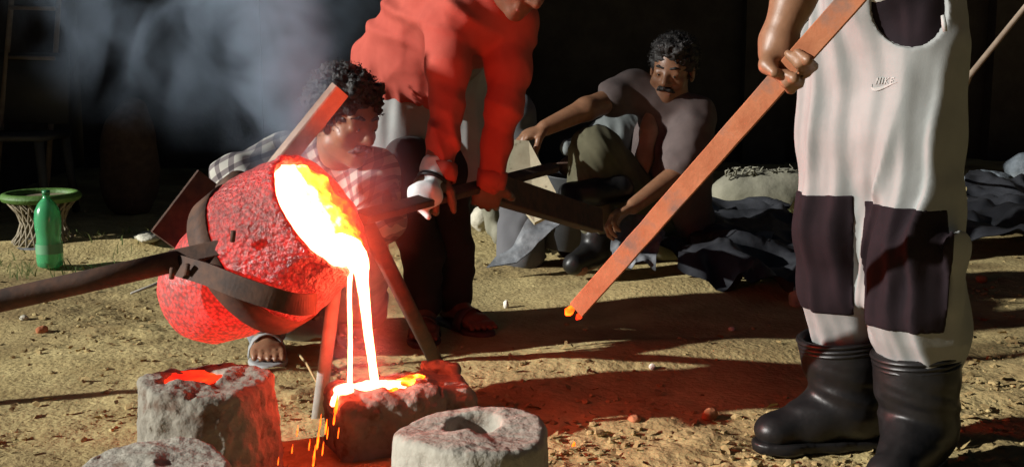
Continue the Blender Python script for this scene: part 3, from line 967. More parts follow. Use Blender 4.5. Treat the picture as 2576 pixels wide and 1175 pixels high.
def crumple(name, corners, m, seed, label, amp=0.05, n=34, sag=0.0, cat="plastic sheet", sc=7.0, parent=None):
    """crumpled sheet between four corners, with a little thickness"""
    a, b, c, d = corners
    vs, fs = [], []
    rows = []
    for i in range(n + 1):
        for j in range(n + 1):
            s_, t = i / n, j / n
            p = a * (1 - s_) * (1 - t) + b * s_ * (1 - t) + c * s_ * t + d * (1 - s_) * t
            rows.append(p)
    arr = np.array([tuple(p) for p in rows])
    nz = np.abs(fbm(arr * sc, seed, 3))
    nz2 = fbm(arr * sc * 0.6, seed + 31, 2)
    nx = fbm(arr * sc, seed + 7, 2)
    ny = fbm(arr * sc, seed + 13, 2)
    arr[:, 2] += amp * (0.9 - 1.3 * np.sqrt(nz * nz + 0.01)) + amp * 0.7 * nz2
    arr[:, 0] += amp * 0.35 * nx
    arr[:, 1] += amp * 0.35 * ny
    arr[:, 2] = np.maximum(arr[:, 2], gh(arr[:, 0], arr[:, 1], False) + 0.006)
    k = (n + 1) ** 2
    low_ = arr - np.array([0, -0.003, 0.004])
    vs = np.concatenate([arr, low_])
    for i in range(n):
        for j in range(n):
            q = i * (n + 1) + j
            fs.append((q, q + n + 1, q + n + 2, q + 1))
            fs.append((q + k, q + 1 + k, q + n + 2 + k, q + n + 1 + k))
    o = obj(name, (vs, fs), m)
    return tag(o, label, cat)
def Z(p, z):
    return V(p.x, p.y, z)
crumple("plastic_sheet", [P(1345, 548, 4.75), P(1420, 572, 4.70), P(1300, 668, 4.62), P(1218, 682, 4.62)], M_TARP2, 3, "grey crumpled plastic sheet lying near the bending man's feet, leftmost of the sheets", 0.035)
crumple("plastic_sheet", [Z(G(1380, 650), 0.02), Z(G(1800, 690), 0.02), Z(G(1990, 590), 0.10), Z(G(1450, 570), 0.16)], M_TARP, 5, "wide black plastic sheet heaped up before the seated man", 0.10, 60, sc=4.5)
crumple("plastic_sheet", [P(1525, 690, 4.45), P(1640, 700, 4.45), P(1680, 600, 4.70), P(1540, 545, 4.75)], M_TARP2, 8, "grey plastic sheet hanging down behind the rusty flat bar", 0.05, sc=9)
crumple("plastic_sheet", [P(1690, 565, 5.3), P(1830, 572, 5.3), P(1825, 522, 5.5), P(1745, 515, 5.5)], M_TARP2, 11, "small peaked grey sheet right of the flat bar, below the sandbag's left end", 0.04)
crumple("plastic_sheet", [Z(G(1700, 735), 0.02), Z(G(2000, 770), 0.02), Z(G(2080, 610), 0.12), Z(G(1760, 590), 0.12)], M_TARP, 15, "black plastic sheet lying left of the booted man's legs", 0.10, 54, sc=4.0)
crumple("plastic_sheet", [P(1860, 680, 4.75), P(1915, 690, 4.7), P(1945, 600, 4.9), P(1875, 590, 4.95)], M_TARP2, 19, "small grey plastic scrap left of the booted man's dark knee panel", 0.03)
crumple("plastic_sheet", [Z(G(2420, 640), 0.03), Z(G(2720, 660), 0.03), Z(G(2720, 520), 0.12), Z(G(2430, 520), 0.12)], M_TARP, 23, "black plastic sheet on the ground right of the booted man", 0.09, 44, sc=4.0)
cpot = on(1770, 668)
fq = Field(0.006)
fq.ell(cpot + V(0, 0, 0.035), (0.05, 0.035, 0.03), Matrix.Rotation(0.4, 3, 'Y'), 0.01).cone(cpot + V(0.03, 0, 0.05), cpot + V(0.10, 0.02, 0.12), 0.015, 0.02, 0.02).noise(0.005, 30, 2)
tag(obj("pot_shard", fq.mesh(), M_CHALK), "pale pot shard among the black sheets right of the flat bar", "shard")

M_DROCK = mat("dark_blue_grey_rock", (0.07, 0.085, 0.10), 0.8, (0.13, 0.15, 0.17), 9, bump=0.6, bscale=25, bdist=0.02)
for px, py, rr_, m, lb_, sd in [
        (2490, 480, (0.15, 0.12, 0.085), M_DROCK, "low dark bluish rock in the back, just right of the booted man", 3),
        (2575, 452, (0.13, 0.12, 0.12), M_DROCK, "tall bluish rock cut off by the right picture edge", 6),
        (2452, 575, (0.055, 0.05, 0.055), M_STONE, "pale stone right behind the booted man's knees", 2),
        (2545, 550, (0.13, 0.06, 0.03), M_STONE, "flat pale slab at the right picture edge below the bluish rocks", 9),
        (2005, 760, (0.028, 0.03, 0.045), M_STONE, "grey upright stone touching the booted man's far shin", 4),
        (1273, 768, (0.012, 0.01, 0.017), M_CHALK, "white chip on the sand right of the bending man's feet", 8),
        (105, 825, (0.020, 0.016, 0.014), M_BRICK, "brick chip lying alone on the sand below the left handle", 1),
        (1595, 1066, (0.022, 0.016, 0.011), M_BRICK, "flat brick chip in the red shade right of the empty mould", 5),
        (1785, 1062, (0.020, 0.016, 0.018), M_BRICK, "brick chip in the red shade nearest the booted man's toe", 7),
        (1840, 828, (0.010, 0.010, 0.008), M_CHALK, "tiny white chip on the ridge behind the flat bar's shade", 3),
        (2470, 700, (0.022, 0.02, 0.016), M_BRICK, "brick chip right of the booted man's dark knee panel", 2),
        (60, 800, (0.014, 0.012, 0.010), M_STONE, "small round stone near the left edge under the handle", 6),
        (1640, 950, (0.009, 0.010, 0.009), M_CHALK, "tiny pale pebble on the sand mound behind the empty mould", 4),
        (375, 632, (0.10, 0.05, 0.022), M_STONE, "flat pale stone behind the left handle near the crucible", 5)]:
    q = on(px, py)
    rock("stone", (q.x, q.y, q.z + rr_[2] * 0.6), rr_, sd, m, lb_)
# thin sticks
tag(obj("stick", tube([G(2440, 560) + V(0.15, 1.2, 0), P(2440, 190, 4.4), P(2590, 5, 4.3), P(2680, -100, 4.2)], [0.010, 0.011, 0.010, 0.008], 8), M_BAMBOO), "thin bamboo stick slanting up at the top right edge", "stick")
tag(obj("twig", tube([G(752, 908) + V(0, 0, 0.02), G(772, 940) + V(0, 0, 0.03), G(800, 975) + V(0, 0, 0.008)], [0.004, 0.004, 0.003], 6), M_WOOD), "dry twig on the sand between glowing mould and pale pipe", "twig")
tag(obj("twig", tube([G(330, 752) + V(0, 0, 0.02), G(385, 742) + V(0, 0, 0.035), G(440, 728) + V(0, 0, 0.05)], [0.004, 0.006, 0.008], 6), M_PIPE), "pale stick lying on the sand left of the crucible bottom", "twig")

# grass tufts along the dim edge
gt = []
rg = random.Random(5)
for i in range(120):
    px, py = rg.choice([(rg.uniform(-20, 330), rg.uniform(650, 705)), (rg.uniform(-30, 90), rg.uniform(660, 700)), (rg.uniform(160, 400), rg.uniform(590, 650)), (rg.uniform(1950, 2030), rg.uniform(560, 600))])
    g = on(px, py)
    h = rg.uniform(0.02, 0.06)
    dx, dy = rg.uniform(-0.03, 0.03), rg.uniform(-0.03, 0.03)
    wv = V(rg.uniform(0.002, 0.004), 0, 0)
    gt.append(([g - wv, g + wv, g + V(dx * 0.5, dy * 0.5, h * 0.7) + wv * 0.6, g + V(dx * 0.5, dy * 0.5, h * 0.7) - wv * 0.6, g + V(dx * 1.3, dy * 1.3, h)], [(0, 1, 2, 3), (3, 2, 4)]))
obj("grass", join(*gt), M_GRASS, smooth=False, kind="stuff", label="sparse low grass and weeds along the dim edge of the yard", category="grass")

# ================================================================== smoke
def smoke(name, lo, hi, dens, scale, seed, label, centre, radii, thr=0.42, tilt=0.0):
    vs = [(x, y, z) for x in (lo[0], hi[0]) for y in (lo[1], hi[1]) for z in (lo[2], hi[2])]
    fs = [(0, 1, 3, 2), (4, 6, 7, 5), (0, 4, 5, 1), (2, 3, 7, 6), (0, 2, 6, 4), (1, 5, 7, 3)]
    m = bpy.data.materials.new(name)
    m.use_nodes = True
    N, L = m.node_tree.nodes, m.node_tree.links
    N.clear()
    out = N.new("ShaderNodeOutputMaterial")
    pv = N.new("ShaderNodeVolumePrincipled")
    pv.inputs["Color"].default_value = (0.62, 0.77, 0.97, 1)
    pv.inputs["Anisotropy"].default_value = 0.1
    tc = N.new("ShaderNodeTexCoord")
    mp = N.new("ShaderNodeMapping")
    mp.inputs["Location"].default_value = [-c / r for c, r in zip(centre, radii)]
    mp.inputs["Scale"].default_value = [1 / r for r in radii]
    L.new(tc.outputs["Object"], mp.inputs[0])
    ln = N.new("ShaderNodeVectorMath")
    ln.operation = 'LENGTH'
    L.new(mp.outputs[0], ln.inputs[0])
    fall = N.new("ShaderNodeMapRange")
    fall.inputs[1].default_value, fall.inputs[2].default_value = 1.0, 0.1
    fall.interpolation_type = 'SMOOTHSTEP'
    L.new(ln.outputs["Value"], fall.inputs[0])
    m2 = N.new("ShaderNodeMapping")
    m2.inputs["Rotation"].default_value = (0, tilt, 0)
    m2.inputs["Scale"].default_value = (1.0, 0.8, 0.85)
    L.new(tc.outputs["Object"], m2.inputs[0])
    no = N.new("ShaderNodeTexNoise")
    no.inputs["Scale"].default_value = scale
    no.inputs["Detail"].default_value = 3
    no.inputs["Distortion"].default_value = 1.5
    L.new(m2.outputs[0], no.inputs["Vector"])
    nr = N.new("ShaderNodeMapRange")
    nr.inputs[1].default_value, nr.inputs[2].default_value = thr, thr + 0.28
    L.new(no.outputs[0], nr.inputs[0])
    mu = N.new("ShaderNodeMath")
    mu.operation = 'MULTIPLY'
    L.new(fall.outputs[0], mu.inputs[0])
    L.new(nr.outputs[0], mu.inputs[1])
    mu2 = N.new("ShaderNodeMath")
    mu2.operation = 'MULTIPLY'
    L.new(mu.outputs[0], mu2.inputs[0])
    mu2.inputs[1].default_value = dens
    L.new(mu2.outputs[0], pv.inputs["Density"])
    L.new(pv.outputs[0], out.inputs["Volume"])
    o = obj(name, (vs, fs), m, smooth=False)
    o["kind"], o["label"], o["category"] = "stuff", label, "smoke"
    return o
ce = P(560, 150, 3.7)
smoke("smoke", (-2.3, 3.6, 0.42), (-0.16, 5.1, 2.3), 5.5, 2.9, 1, "grey drifting smoke rising behind the crucible at the upper left", (-1.10, 4.35, 1.36), (0.92, 0.72, 0.90), 0.47, R(-35))
pc_ = P(700, 200, 2.88)
smoke("smoke_plume", (pc_.x - 0.17, pc_.y - 0.2, pc_.z - 0.42), (pc_.x + 0.17, pc_.y + 0.2, pc_.z + 0.42), 9.5, 5.0, 5, "reddish plume of smoke rising straight above the crucible", pc_, (0.165, 0.19, 0.41), 0.38, R(-20))
for nm_, c_, r3_, dn_, lb_ in (("bloom", P(856, 505, 2.66), (0.22, 0.18, 0.26), 0.80, "added lens-glow fumes hanging round the crucible mouth"),
                               ("bloom", P(912, 820, 2.60), (0.12, 0.11, 0.30), 1.15, "added lens-glow fumes round the falling molten stream")):
    smoke(nm_, [a - b * 1.02 for a, b in zip(c_, r3_)], [a + b * 1.02 for a, b in zip(c_, r3_)], dn_, 8.0, 3, lb_, c_, r3_, 0.05, 0.0)  # thin volumes added to imitate the camera's bloom around the hot metal
# ================================================================== people
M_SKIN = mat("brown_skin", (0.12, 0.055, 0.03), 0.5, (0.16, 0.075, 0.042), 30, bump=0.12, bscale=180, bdist=0.002, spec=0.4, subsurf=0.08)
M_SKIN2 = mat("tan_skin", (0.20, 0.097, 0.052), 0.45, (0.26, 0.13, 0.072), 30, bump=0.12, bscale=180, bdist=0.002, spec=0.45, subsurf=0.08)
M_HAIR = mat("black_hair", (0.012, 0.011, 0.011), 0.55, (0.03, 0.027, 0.026), 60, bump=0.6, bscale=150, bdist=0.006, spec=0.4)
M_EYE = mat("eye_white", (0.55, 0.52, 0.48), 0.3)
M_IRIS = mat("dark_iris", (0.02, 0.012, 0.008), 0.2)
M_LIP = mat("lips", (0.20, 0.075, 0.055), 0.5)

def axes(fwd, up):
    f = Vector(fwd).normalized()
    u = Vector(up)
    u = (u - f * u.dot(f)).normalized()
    return f.cross(u), f, u
class Head:
    def __init__(s, c, fwd, up, sc=1.0):
        s.c, s.sc = Vector(c), sc
        s.s, s.f, s.u = axes(fwd, up)
        s.M = Matrix((s.s, s.f, s.u)).transposed()
    def L(s, a, b, c):
        return s.c + (s.s * a + s.f * b + s.u * c) * s.sc
    def r(s, *v):
        return [x * s.sc for x in v] if len(v) > 1 else v[0] * s.sc
    def build(s, F):
        L, r, M = s.L, s.r, s.M
        F.ell(L(0, -0.014, 0.030), r(0.074, 0.094, 0.084), M, 0.02)
        F.ell(L(0, 0.022, -0.030), r(0.060, 0.070, 0.088), M, 0.03)
        F.cone(L(-0.040, 0.012, -0.075), L(-0.012, 0.066, -0.097), r(0.022), r(0.017), 0.025)
        F.cone(L(0.040, 0.012, -0.075), L(0.012, 0.066, -0.097), r(0.022), r(0.017), 0.025)
        F.ell(L(0, 0.074, -0.098), r(0.022, 0.018, 0.018), M, 0.02)
        F.cone(L(-0.036, 0.072, 0.018), L(0.036, 0.072, 0.018), r(0.014), None, 0.014)
        for q in (-1, 1):
            F.ell(L(0.031 * q, 0.098, -0.004), r(0.019, 0.016, 0.013), M, 0.012, 'sub')
            F.ell(L(0.031 * q, 0.078, -0.005), r(0.016, 0.013, 0.012), M, 0.006)
            F.cone(L(0.016 * q, 0.089, 0.004), L(0.046 * q, 0.080, 0.003), r(0.0045), r(0.004), 0.006)
            F.ell(L(0.040 * q, 0.056, -0.036), r(0.024, 0.024, 0.022), M, 0.02)
            F.ell(L(0.078 * q, -0.006, -0.014), r(0.010, 0.020, 0.033), M, 0.008)
            F.ell(L(0.014 * q, 0.093, -0.040), r(0.010, 0.012, 0.009), M, 0.008)
        F.cone(L(0, 0.080, 0.010), L(0, 0.108, -0.034), r(0.009), r(0.0135), 0.012)
        F.cone(L(-0.020, 0.080, -0.069), L(0.020, 0.080, -0.069), r(0.009), None, 0.008)
        F.cone(L(-0.016, 0.081, -0.081), L(0.016, 0.081, -0.081), r(0.0095), None, 0.008)
        return s
    def extras(s, parent, moustache=True, hair_amp=0.010, hair_vol=1.0, seed=0, hair_low=-0.02):
        L, r, M = s.L, s.r, s.M
        H = Field(0.0055)
        H.ell(L(0, -0.022, 0.046), r(0.084 * hair_vol, 0.100 * hair_vol, 0.086 * hair_vol), M, 0.02)
        H.ell(L(0, -0.055, 0.0), r(0.076, 0.062, 0.075), M, 0.03)
        for q in (-1, 1):
            H.cone(L(0.068 * q, 0.012, 0.03), L(0.071 * q, 0.016, -0.012), r(0.017), r(0.008), 0.02)
        H.cone(L(-0.035, 0.062, 0.092), L(0.035, 0.062, 0.092), r(0.022), None, 0.02)
        H.ell(L(0, 0.105, -0.020), r(0.064, 0.060, 0.088), M, 0.012, 'sub')
        H.noise(hair_amp * 0.9, 70, seed, 3).noise(hair_amp * 0.6, 150, seed + 4, 2)
        hv_, hf_ = H.mesh()
        ho = obj("hair", (hv_, hf_), M_HAIR, parent)
        # short curls standing off the surface
        rn = np.random.RandomState(seed)
        cen = np.array(L(0, -0.015, 0.02))
        pick = rn.choice(len(hv_), min(900, len(hv_)), replace=False)
        cv, cf = [], []
        for i_ in pick:
            p_ = hv_[i_]
            out_ = p_ - cen
            out_ = out_ / (np.linalg.norm(out_) + 1e-6)
            if out_ @ np.array(s.f) > 0.55:
                continue
            t_ = np.cross(out_, rn.normal(size=3))
            t_ /= np.linalg.norm(t_) + 1e-6
            w2 = np.cross(out_, t_) * 0.0012
            q_ = [p_ - out_ * 0.003, p_ + out_ * 0.007 + t_ * 0.004, p_ + out_ * 0.010 + t_ * 0.011, p_ + out_ * 0.005 + t_ * 0.015]
            o_ = len(cv)
            for q in q_:
                cv += [tuple(q - w2), tuple(q + w2)]
            cf += [(o_ + 2 * k, o_ + 2 * k + 1, o_ + 2 * k + 3, o_ + 2 * k + 2) for k in range(3)]
        obj("curls", (cv, cf), M_HAIR, ho, kind="stuff")
        for q in (-1, 1):
            B = Field(0.0035)
            B.limb([L(0.013 * q, 0.088, 0.019), L(0.032 * q, 0.087, 0.025), L(0.050 * q, 0.074, 0.019)], [r(0.0045), r(0.005), r(0.003)], 0.004).noise(0.002, 150, 3)
            obj("eyebrow", B.mesh(), M_HAIR, parent)
            e = obj("eye", sphere(L(0.031 * q, 0.0795, -0.0065), r(0.0105)), M_EYE, parent)
            obj("iris", sphere(L(0.031 * q - 0.002, 0.0862, -0.0072), r(0.0056)), M_IRIS, e)
        lp = Field(0.003)
        lp.cone(L(-0.017, 0.084, -0.081), L(0.017, 0.084, -0.081), r(0.0085), None, 0.006)
        obj("lip", lp.mesh(), M_LIP, parent)
        if moustache:
            B = Field(0.0035)
            for q in (-1, 1):
                B.limb([L(0.002 * q, 0.099, -0.056), L(0.018 * q, 0.094, -0.060), L(0.034 * q, 0.078, -0.074)], [r(0.0075), r(0.0085), r(0.004)], 0.006)
            B.noise(0.003, 120, 5)
            obj("moustache", B.mesh(), M_HAIR, parent)
def sphere(c, r_, n=10):
    c = Vector(c)
    prof = [(-r_ * math.cos(math.pi * i / n), max(r_ * math.sin(math.pi * i / n), 1e-5)) for i in range(n + 1)]
    return lathe(prof, c, (0, 0, 1), 14)
def hand(F, wrist, d, n, side=1, curl=0.5, sc=1.0, spread=0.06, thumb_curl=0.5):
    """palm, four bent fingers of different lengths, thumb leaving the side of the palm"""
    d = Vector(d).normalized()
    n = Vector(n)
    n = (n - d * n.dot(d)).normalized()
    wv = d.cross(n) * side
    w_ = Vector(wrist)
    M = Matrix((wv, d, n)).transposed()
    F.ell(w_ + d * 0.048 * sc, (0.042 * sc, 0.052 * sc, 0.018 * sc), M, 0.015)
    F.ell(w_ + d * 0.066 * sc, (0.041 * sc, 0.028 * sc, 0.015 * sc), M, 0.015)
    lens = [(0.042, 0.025, 0.021), (0.046, 0.029, 0.023), (0.043, 0.027, 0.022), (0.034, 0.021, 0.019)]
    for i in range(4):
        o = (1.5 - i) * 0.0205 * sc
        p = w_ + d * (0.088 - 0.006 * abs(i - 1.2)) * sc + wv * o
        dirn = (d + wv * (spread * (1.5 - i))).normalized()
        ang = 0.0
        pts, rad = [p - d * 0.02 * sc, p], [0.0105 * sc, 0.0105 * sc]
        for j, l in enumerate(lens[i]):
            ang += curl * (0.75, 1.0, 0.7)[j]
            dd = dirn * math.cos(ang) + n * math.sin(ang)
            p = p + dd * l * sc
            pts.append(p)
            rad.append((0.0098, 0.0088, 0.0074)[j] * sc)
        F.limb(pts, rad, 0.004)
    p = w_ + d * 0.022 * sc + wv * 0.028 * sc + n * 0.004
    dd = (d * 0.65 + wv * 0.7 + n * 0.25).normalized()
    q1_ = p + dd * 0.042 * sc
    dd2 = (dd * math.cos(thumb_curl) + (n * 0.8 - wv * 0.5).normalized() * math.sin(thumb_curl)).normalized()
    q2_ = q1_ + dd2 * 0.030 * sc
    q3_ = q2_ + (dd2 + n * 0.3 * thumb_curl).normalized() * 0.025 * sc
    F.limb([p, q1_, q2_, q3_], [0.016 * sc, 0.0125 * sc, 0.011 * sc, 0.0085 * sc], 0.008)
def foot(F, ankle, d, toes=True, sc=1.0):
    """bare foot with five toes"""
    d = Vector((d[0], d[1], 0)).normalized()
    a = Vector(ankle)
    wv = Vector((d.y, -d.x, 0))
    heel = a - d * 0.045 * sc
    F.cone(V(heel.x, heel.y, 0.045), a, 0.034 * sc, 0.036 * sc, 0.02)
    ball = V(a.x, a.y, 0.036) + d * 0.12 * sc
    F.cone(a + V(0, 0, -0.02), ball, 0.040 * sc, 0.024 * sc, 0.02)
    F.cone(ball - wv * 0.025 * sc, ball + wv * 0.025 * sc, 0.022 * sc, None, 0.015)
    if toes:
        for i in range(5):
            o = (i - 2) * 0.0185 * sc
            l = (0.050, 0.048, 0.043, 0.037, 0.030)[i] * sc
            b0_ = ball + wv * o + d * 0.012
            F.limb([b0_, b0_ + d * l * 0.6 + V(0, 0, -0.004), b0_ + d * l + V(0, 0, -0.012)], [0.0115 * sc, 0.0095 * sc, 0.0085 * sc], 0.004)

# ------------------------------------------------------------------ booted man at the right, cut off at the waist by the picture
pm = thing("person", (P(2230, 300, 2.5).x, 2.5, 0), "person in light grey sweatpants and black rubber boots gripping a rusty bar", "person")
hipR, hipL = P(2165, 130, 2.57), P(2292, 130, 2.47)
kneeR, kneeL = P(2104, 560, 2.56), P(2280, 610, 2.42)
ankR, ankL = P(2125, 842, 2.60), P(2318, 885, 2.43)
footR, footL = P(2130, 1120, 2.60), P(2308, 1190, 2.43)
footR.z = footL.z = 0.075
pel = P(2240, 20, 2.53)
chest = V(pel.x + 0.02, pel.y - 0.02, 1.32)
neck = V(pel.x + 0.01, pel.y - 0.04, 1.52)
shR, shL = chest + V(-0.12, 0.13, 0.11), chest + V(0.10, -0.15, 0.11)
# bar direction at the grip
def onbar(px):
    best = min(range(1001), key=lambda i: abs(proj(BA.lerp(BB, i / 1000.0))[0] - px))
    return BA.lerp(BB, best / 1000.0)
def proj(p):
    q = p - Vector((0, 0, CAM_Z))
    zc = q.y * _c - q.z * _s
    yc = q.y * _s + q.z * _c
    return 1288 + FPX * q.x / zc, 587.5 - FPX * yc / zc
grip = onbar(1985)
gripY = grip.y
F = Field(0.0048)
hd = Head(V(neck.x - 0.03, neck.y - 0.03, 1.66), (-0.8, -0.6, -0.15), (0, 0, 1))
hd.build(F)
F.cone(neck + V(0, 0, -0.06), V(neck.x - 0.01, neck.y, 1.60), 0.060, 0.054, 0.03)
F.ell(chest, (0.17, 0.12, 0.22), Matrix.Rotation(R(50), 3, 'Z'), 0.05).ell(pel + V(0, 0.02, 0.05), (0.115, 0.08, 0.16), Matrix.Rotation(R(50), 3, 'Z'), 0.05)
F.cone(shR, shL, 0.062, None, 0.05)
F.limb([hipR + V(0, 0, 0.0), kneeR, ankR, footR], [0.065, 0.052, 0.045, 0.035], 0.04)
F.limb([hipL + V(-0.02, 0.02, 0.0), kneeL, ankL, footL], [0.065, 0.055, 0.046, 0.035], 0.04)
F.cone(footR, footR + V(-0.12, -0.02, -0.028), 0.030, 0.018, 0.02).cone(footL, footL + V(-0.07, -0.10, -0.028), 0.030, 0.018, 0.02)
# right arm: elbow out of the picture, hand round the bar
wrR = P(1972, 62, gripY + 0.035)
elR = P(2050, -170, gripY + 0.10)
F.limb([shR, elR + V(0.02, 0, 0.02), P(2018, -60, gripY + 0.06), P(1992, 10, gripY + 0.045), wrR], [0.046, 0.038, 0.037, 0.030, 0.0245], 0.03)
back = gripY + 0.026
F.limb([wrR, P(1955, 105, back + 0.012), P(1944, 140, back + 0.004)], [0.0245, 0.027, 0.022], 0.02)
F.cone(P(1962, 110, back), P(1965, 165, back + 0.002), 0.022, 0.019, 0.02)
F.cone(P(1980, 130, back + 0.006), P(2000, 172, back + 0.004), 0.019, 0.015, 0.02)
# knuckles under the bar's lower edge, fingers folded up over its front
front = -0.020
for (kx, ky, tx, ty, r_, mx_, my_) in [(1990, 224, 1955, 192, 0.0098, 1985, 190), (2009, 209, 1974, 184, 0.0102, 2000, 180), (2027, 182, 1982, 136, 0.0106, 2010, 165), (2044, 168, 2006, 132, 0.0098, 2025, 150)]:
    bk_ = P(mx_ - 22, my_ - 14, back - 0.002)
    kn = P(kx, ky, grip.y + 0.006)
    md = P((kx + tx) / 2 + 6, (ky + ty) / 2 + 2, onbar((kx + tx) / 2).y + front)
    tp = P(tx, ty, onbar(tx).y + front + 0.003)
    F.limb([bk_, kn, md, tp], [r_ * 0.92, r_ * 0.95, r_ * 0.86, r_ * 0.7], 0.003)
F.limb([P(1938, 135, back - 0.004), P(1930, 165, back - 0.022), P(1948, 184, gripY - 0.016)], [0.0155, 0.0125, 0.009], 0.012)
# left arm and hand farther up the bar
wrL = P(2385, -245, 1.73)
F.limb([shL, shL + V(0.03, -0.10, -0.27), P(2400, -330, 1.80), wrL], [0.050, 0.042, 0.038, 0.028], 0.03)
hand(F, wrL, P(2330, -215, 1.77) - wrL, (-0.3, 0.6, -0.6), -1, 0.9)
obj("body", F.mesh(), M_SKIN2, pm)
hd.extras(pm, True, seed=3)
T = Field(0.010)
T.ell(chest, (0.185, 0.135, 0.235), Matrix.Rotation(R(50), 3, 'Z'), 0.05).ell(pel + V(-0.01, 0, 0.12), (0.170, 0.125, 0.17), Matrix.Rotation(R(50), 3, 'Z'), 0.05)
T.cone(shR, shL, 0.072, None, 0.05).cone(shR, shR.lerp(elR, 0.55), 0.068, 0.062, 0.03).cone(shL, shL + V(0.02, -0.06, -0.16), 0.068, 0.062, 0.03)
T.noise(0.008, (12, 12, 5), 5)
obj("shirt", T.mesh(), mat("white_tshirt", (0.62, 0.61, 0.58), 0.9, (0.70, 0.69, 0.66), 20), pm)
# sweatpants
PT = Field(0.0045)
PT.ell(pel + V(0, 0, 0.015), (0.152, 0.135, 0.145), Matrix.Rotation(R(40), 3, 'Z'), 0.05)
PT.limb([hipR + V(-0.005, 0, 0), P(2128, 330, 2.56), kneeR, P(2112, 720, 2.58), ankR + V(0, 0, 0.03), ankR + V(0, 0, -0.04)], [0.122, 0.104, 0.088, 0.078, 0.070, 0.055], 0.04)
PT.limb([hipL, P(2276, 340, 2.46), kneeL, P(2292, 760, 2.42), ankL + V(0, 0, 0.035), ankL + V(0, 0, -0.04)], [0.106, 0.108, 0.106, 0.100, 0.088, 0.065], 0.04)
PT.cone(P(2312, 60, 2.48), P(2305, 330, 2.46), 0.076, 0.070, 0.05)
PT.limb([P(2108, 262, 2.40), P(2128, 400, 2.40), P(2148, 520, 2.41), P(2153, 830, 2.44)], [0.006, 0.016, 0.026, 0.026], 0.03, mode='sub')
def folds(p):
    ax_ = p[..., 0] * 0.62 - p[..., 1] * 0.78
    q = np.stack([ax_ * 17 + 0.9 * np.sin(p[..., 2] * 6), p[..., 1] * 2, p[..., 2] * 1.7], -1)
    n1 = fbm(q, 41, 2)
    ridg = 1 - np.sqrt(n1 * n1 + 0.03)
    q2_ = np.stack([ax_ * 9 + p[..., 2] * 5, p[..., 1] * 9, p[..., 2] * 4], -1)
    w1 = vnoise(np.stack([ax_ * 4, p[..., 1] * 2, p[..., 2] * 2.6], -1), 43)
    ph = ax_ * 52 + 3.2 * w1 + 1.5 * p[..., 2]
    mk = np.clip(0.55 + 0.9 * vnoise(np.stack([ax_ * 7, p[..., 1] * 3, p[..., 2] * 3.5], -1), 44), 0, 1)
    long_ = mk * (0.5 + 0.5 * np.cos(2 * ph)) ** 1.6
    return -0.017 * (ridg - 0.7) - 0.017 * (long_ - 0.2) + 0.006 * fbm(q2_, 47, 2)
PT.noise(0, 1, fn=folds)
Dp, lop = PT.grid()
ax3 = [lop[d] + PT.res * np.arange(Dp.shape[d]) for d in range(3)]
def region(fn):
    XX, YY, ZZ = np.meshgrid(*ax3, indexing='ij')
    zc = YY * _c - (ZZ - CAM_Z) * _s
    return fn(XX, YY, ZZ, 1288 + FPX * XX / zc)
# pocket opening: a scoop out of the trousers lined in black
pkc = P(2300, 4, 2.37)
def pocket(X, Y_, Z_, u_):
    return np.sqrt(((X - pkc.x) / 1.0) ** 2 + ((Y_ - pkc.y) / 1.5) ** 2 + ((Z_ - pkc.z) / 1.15) ** 2) - 0.078
Dpk = region(pocket)
pants_v = nets(np.maximum(Dp, -(np.maximum(Dpk, -(Dp + 0.014)))).astype(np.float32), lop, PT.res)
M_PANTS = mat("light_grey_jersey", (0.25, 0.257, 0.25), 0.9, (0.29, 0.297, 0.29), 9, bump=0.15, bscale=300, bdist=0.002, spec=0.15, wr=0.35, wscale=7.0, wdist=0.010)
M_PANEL = mat("black_jersey", (0.012, 0.008, 0.010), 0.9, (0.018, 0.011, 0.014), 12, bump=0.15, bscale=300, bdist=0.002, spec=0.15)
pant = obj("sweatpants", pants_v, M_PANTS, pm)
pk = obj("pocket_lining", nets(np.maximum(Dp + 0.012, Dpk - 0.004).astype(np.float32), lop, PT.res), M_PANEL, pant)
zt1, zb1 = P(2080, 486, 2.5).z, P(2080, 776, 2.58).z
zt2, zb2 = P(2260, 512, 2.42).z, P(2260, 815, 2.40).z
xsplit = P(2148, 600, 2.5)
def panelR(X, Y_, Z_, u_):
    return np.maximum.reduce([Z_ - zt1 - 0.06 * (X - kneeR.x), zb1 - Z_, (u_ - 2148) * 0.0008, (Y_ - 2.60)])
def panelL(X, Y_, Z_, u_):
    return np.maximum.reduce([Z_ - zt2 + 0.03 * (X - kneeL.x), zb2 - Z_, (X - P(2368, 700, 2.36).x), (Y_ - 2.42) + 0.9 * (P(2158, 700, 2.36).x - X)])
XL = region(panelL)
XR = region(panelR)
LL = region(lambda X, Y_, Z_, u_: X - (kneeL.x + kneeR.x) / 2 + 0.0 * Z_)
obj("knee_panel", nets(np.maximum.reduce([Dp - 0.0028, XR]).astype(np.float32), lop, PT.res), M_PANEL, pant)
obj("knee_panel", nets(np.maximum.reduce([Dp - 0.0028, XL]).astype(np.float32), lop, PT.res), M_PANEL, pant)
del XL, XR, LL, Dpk
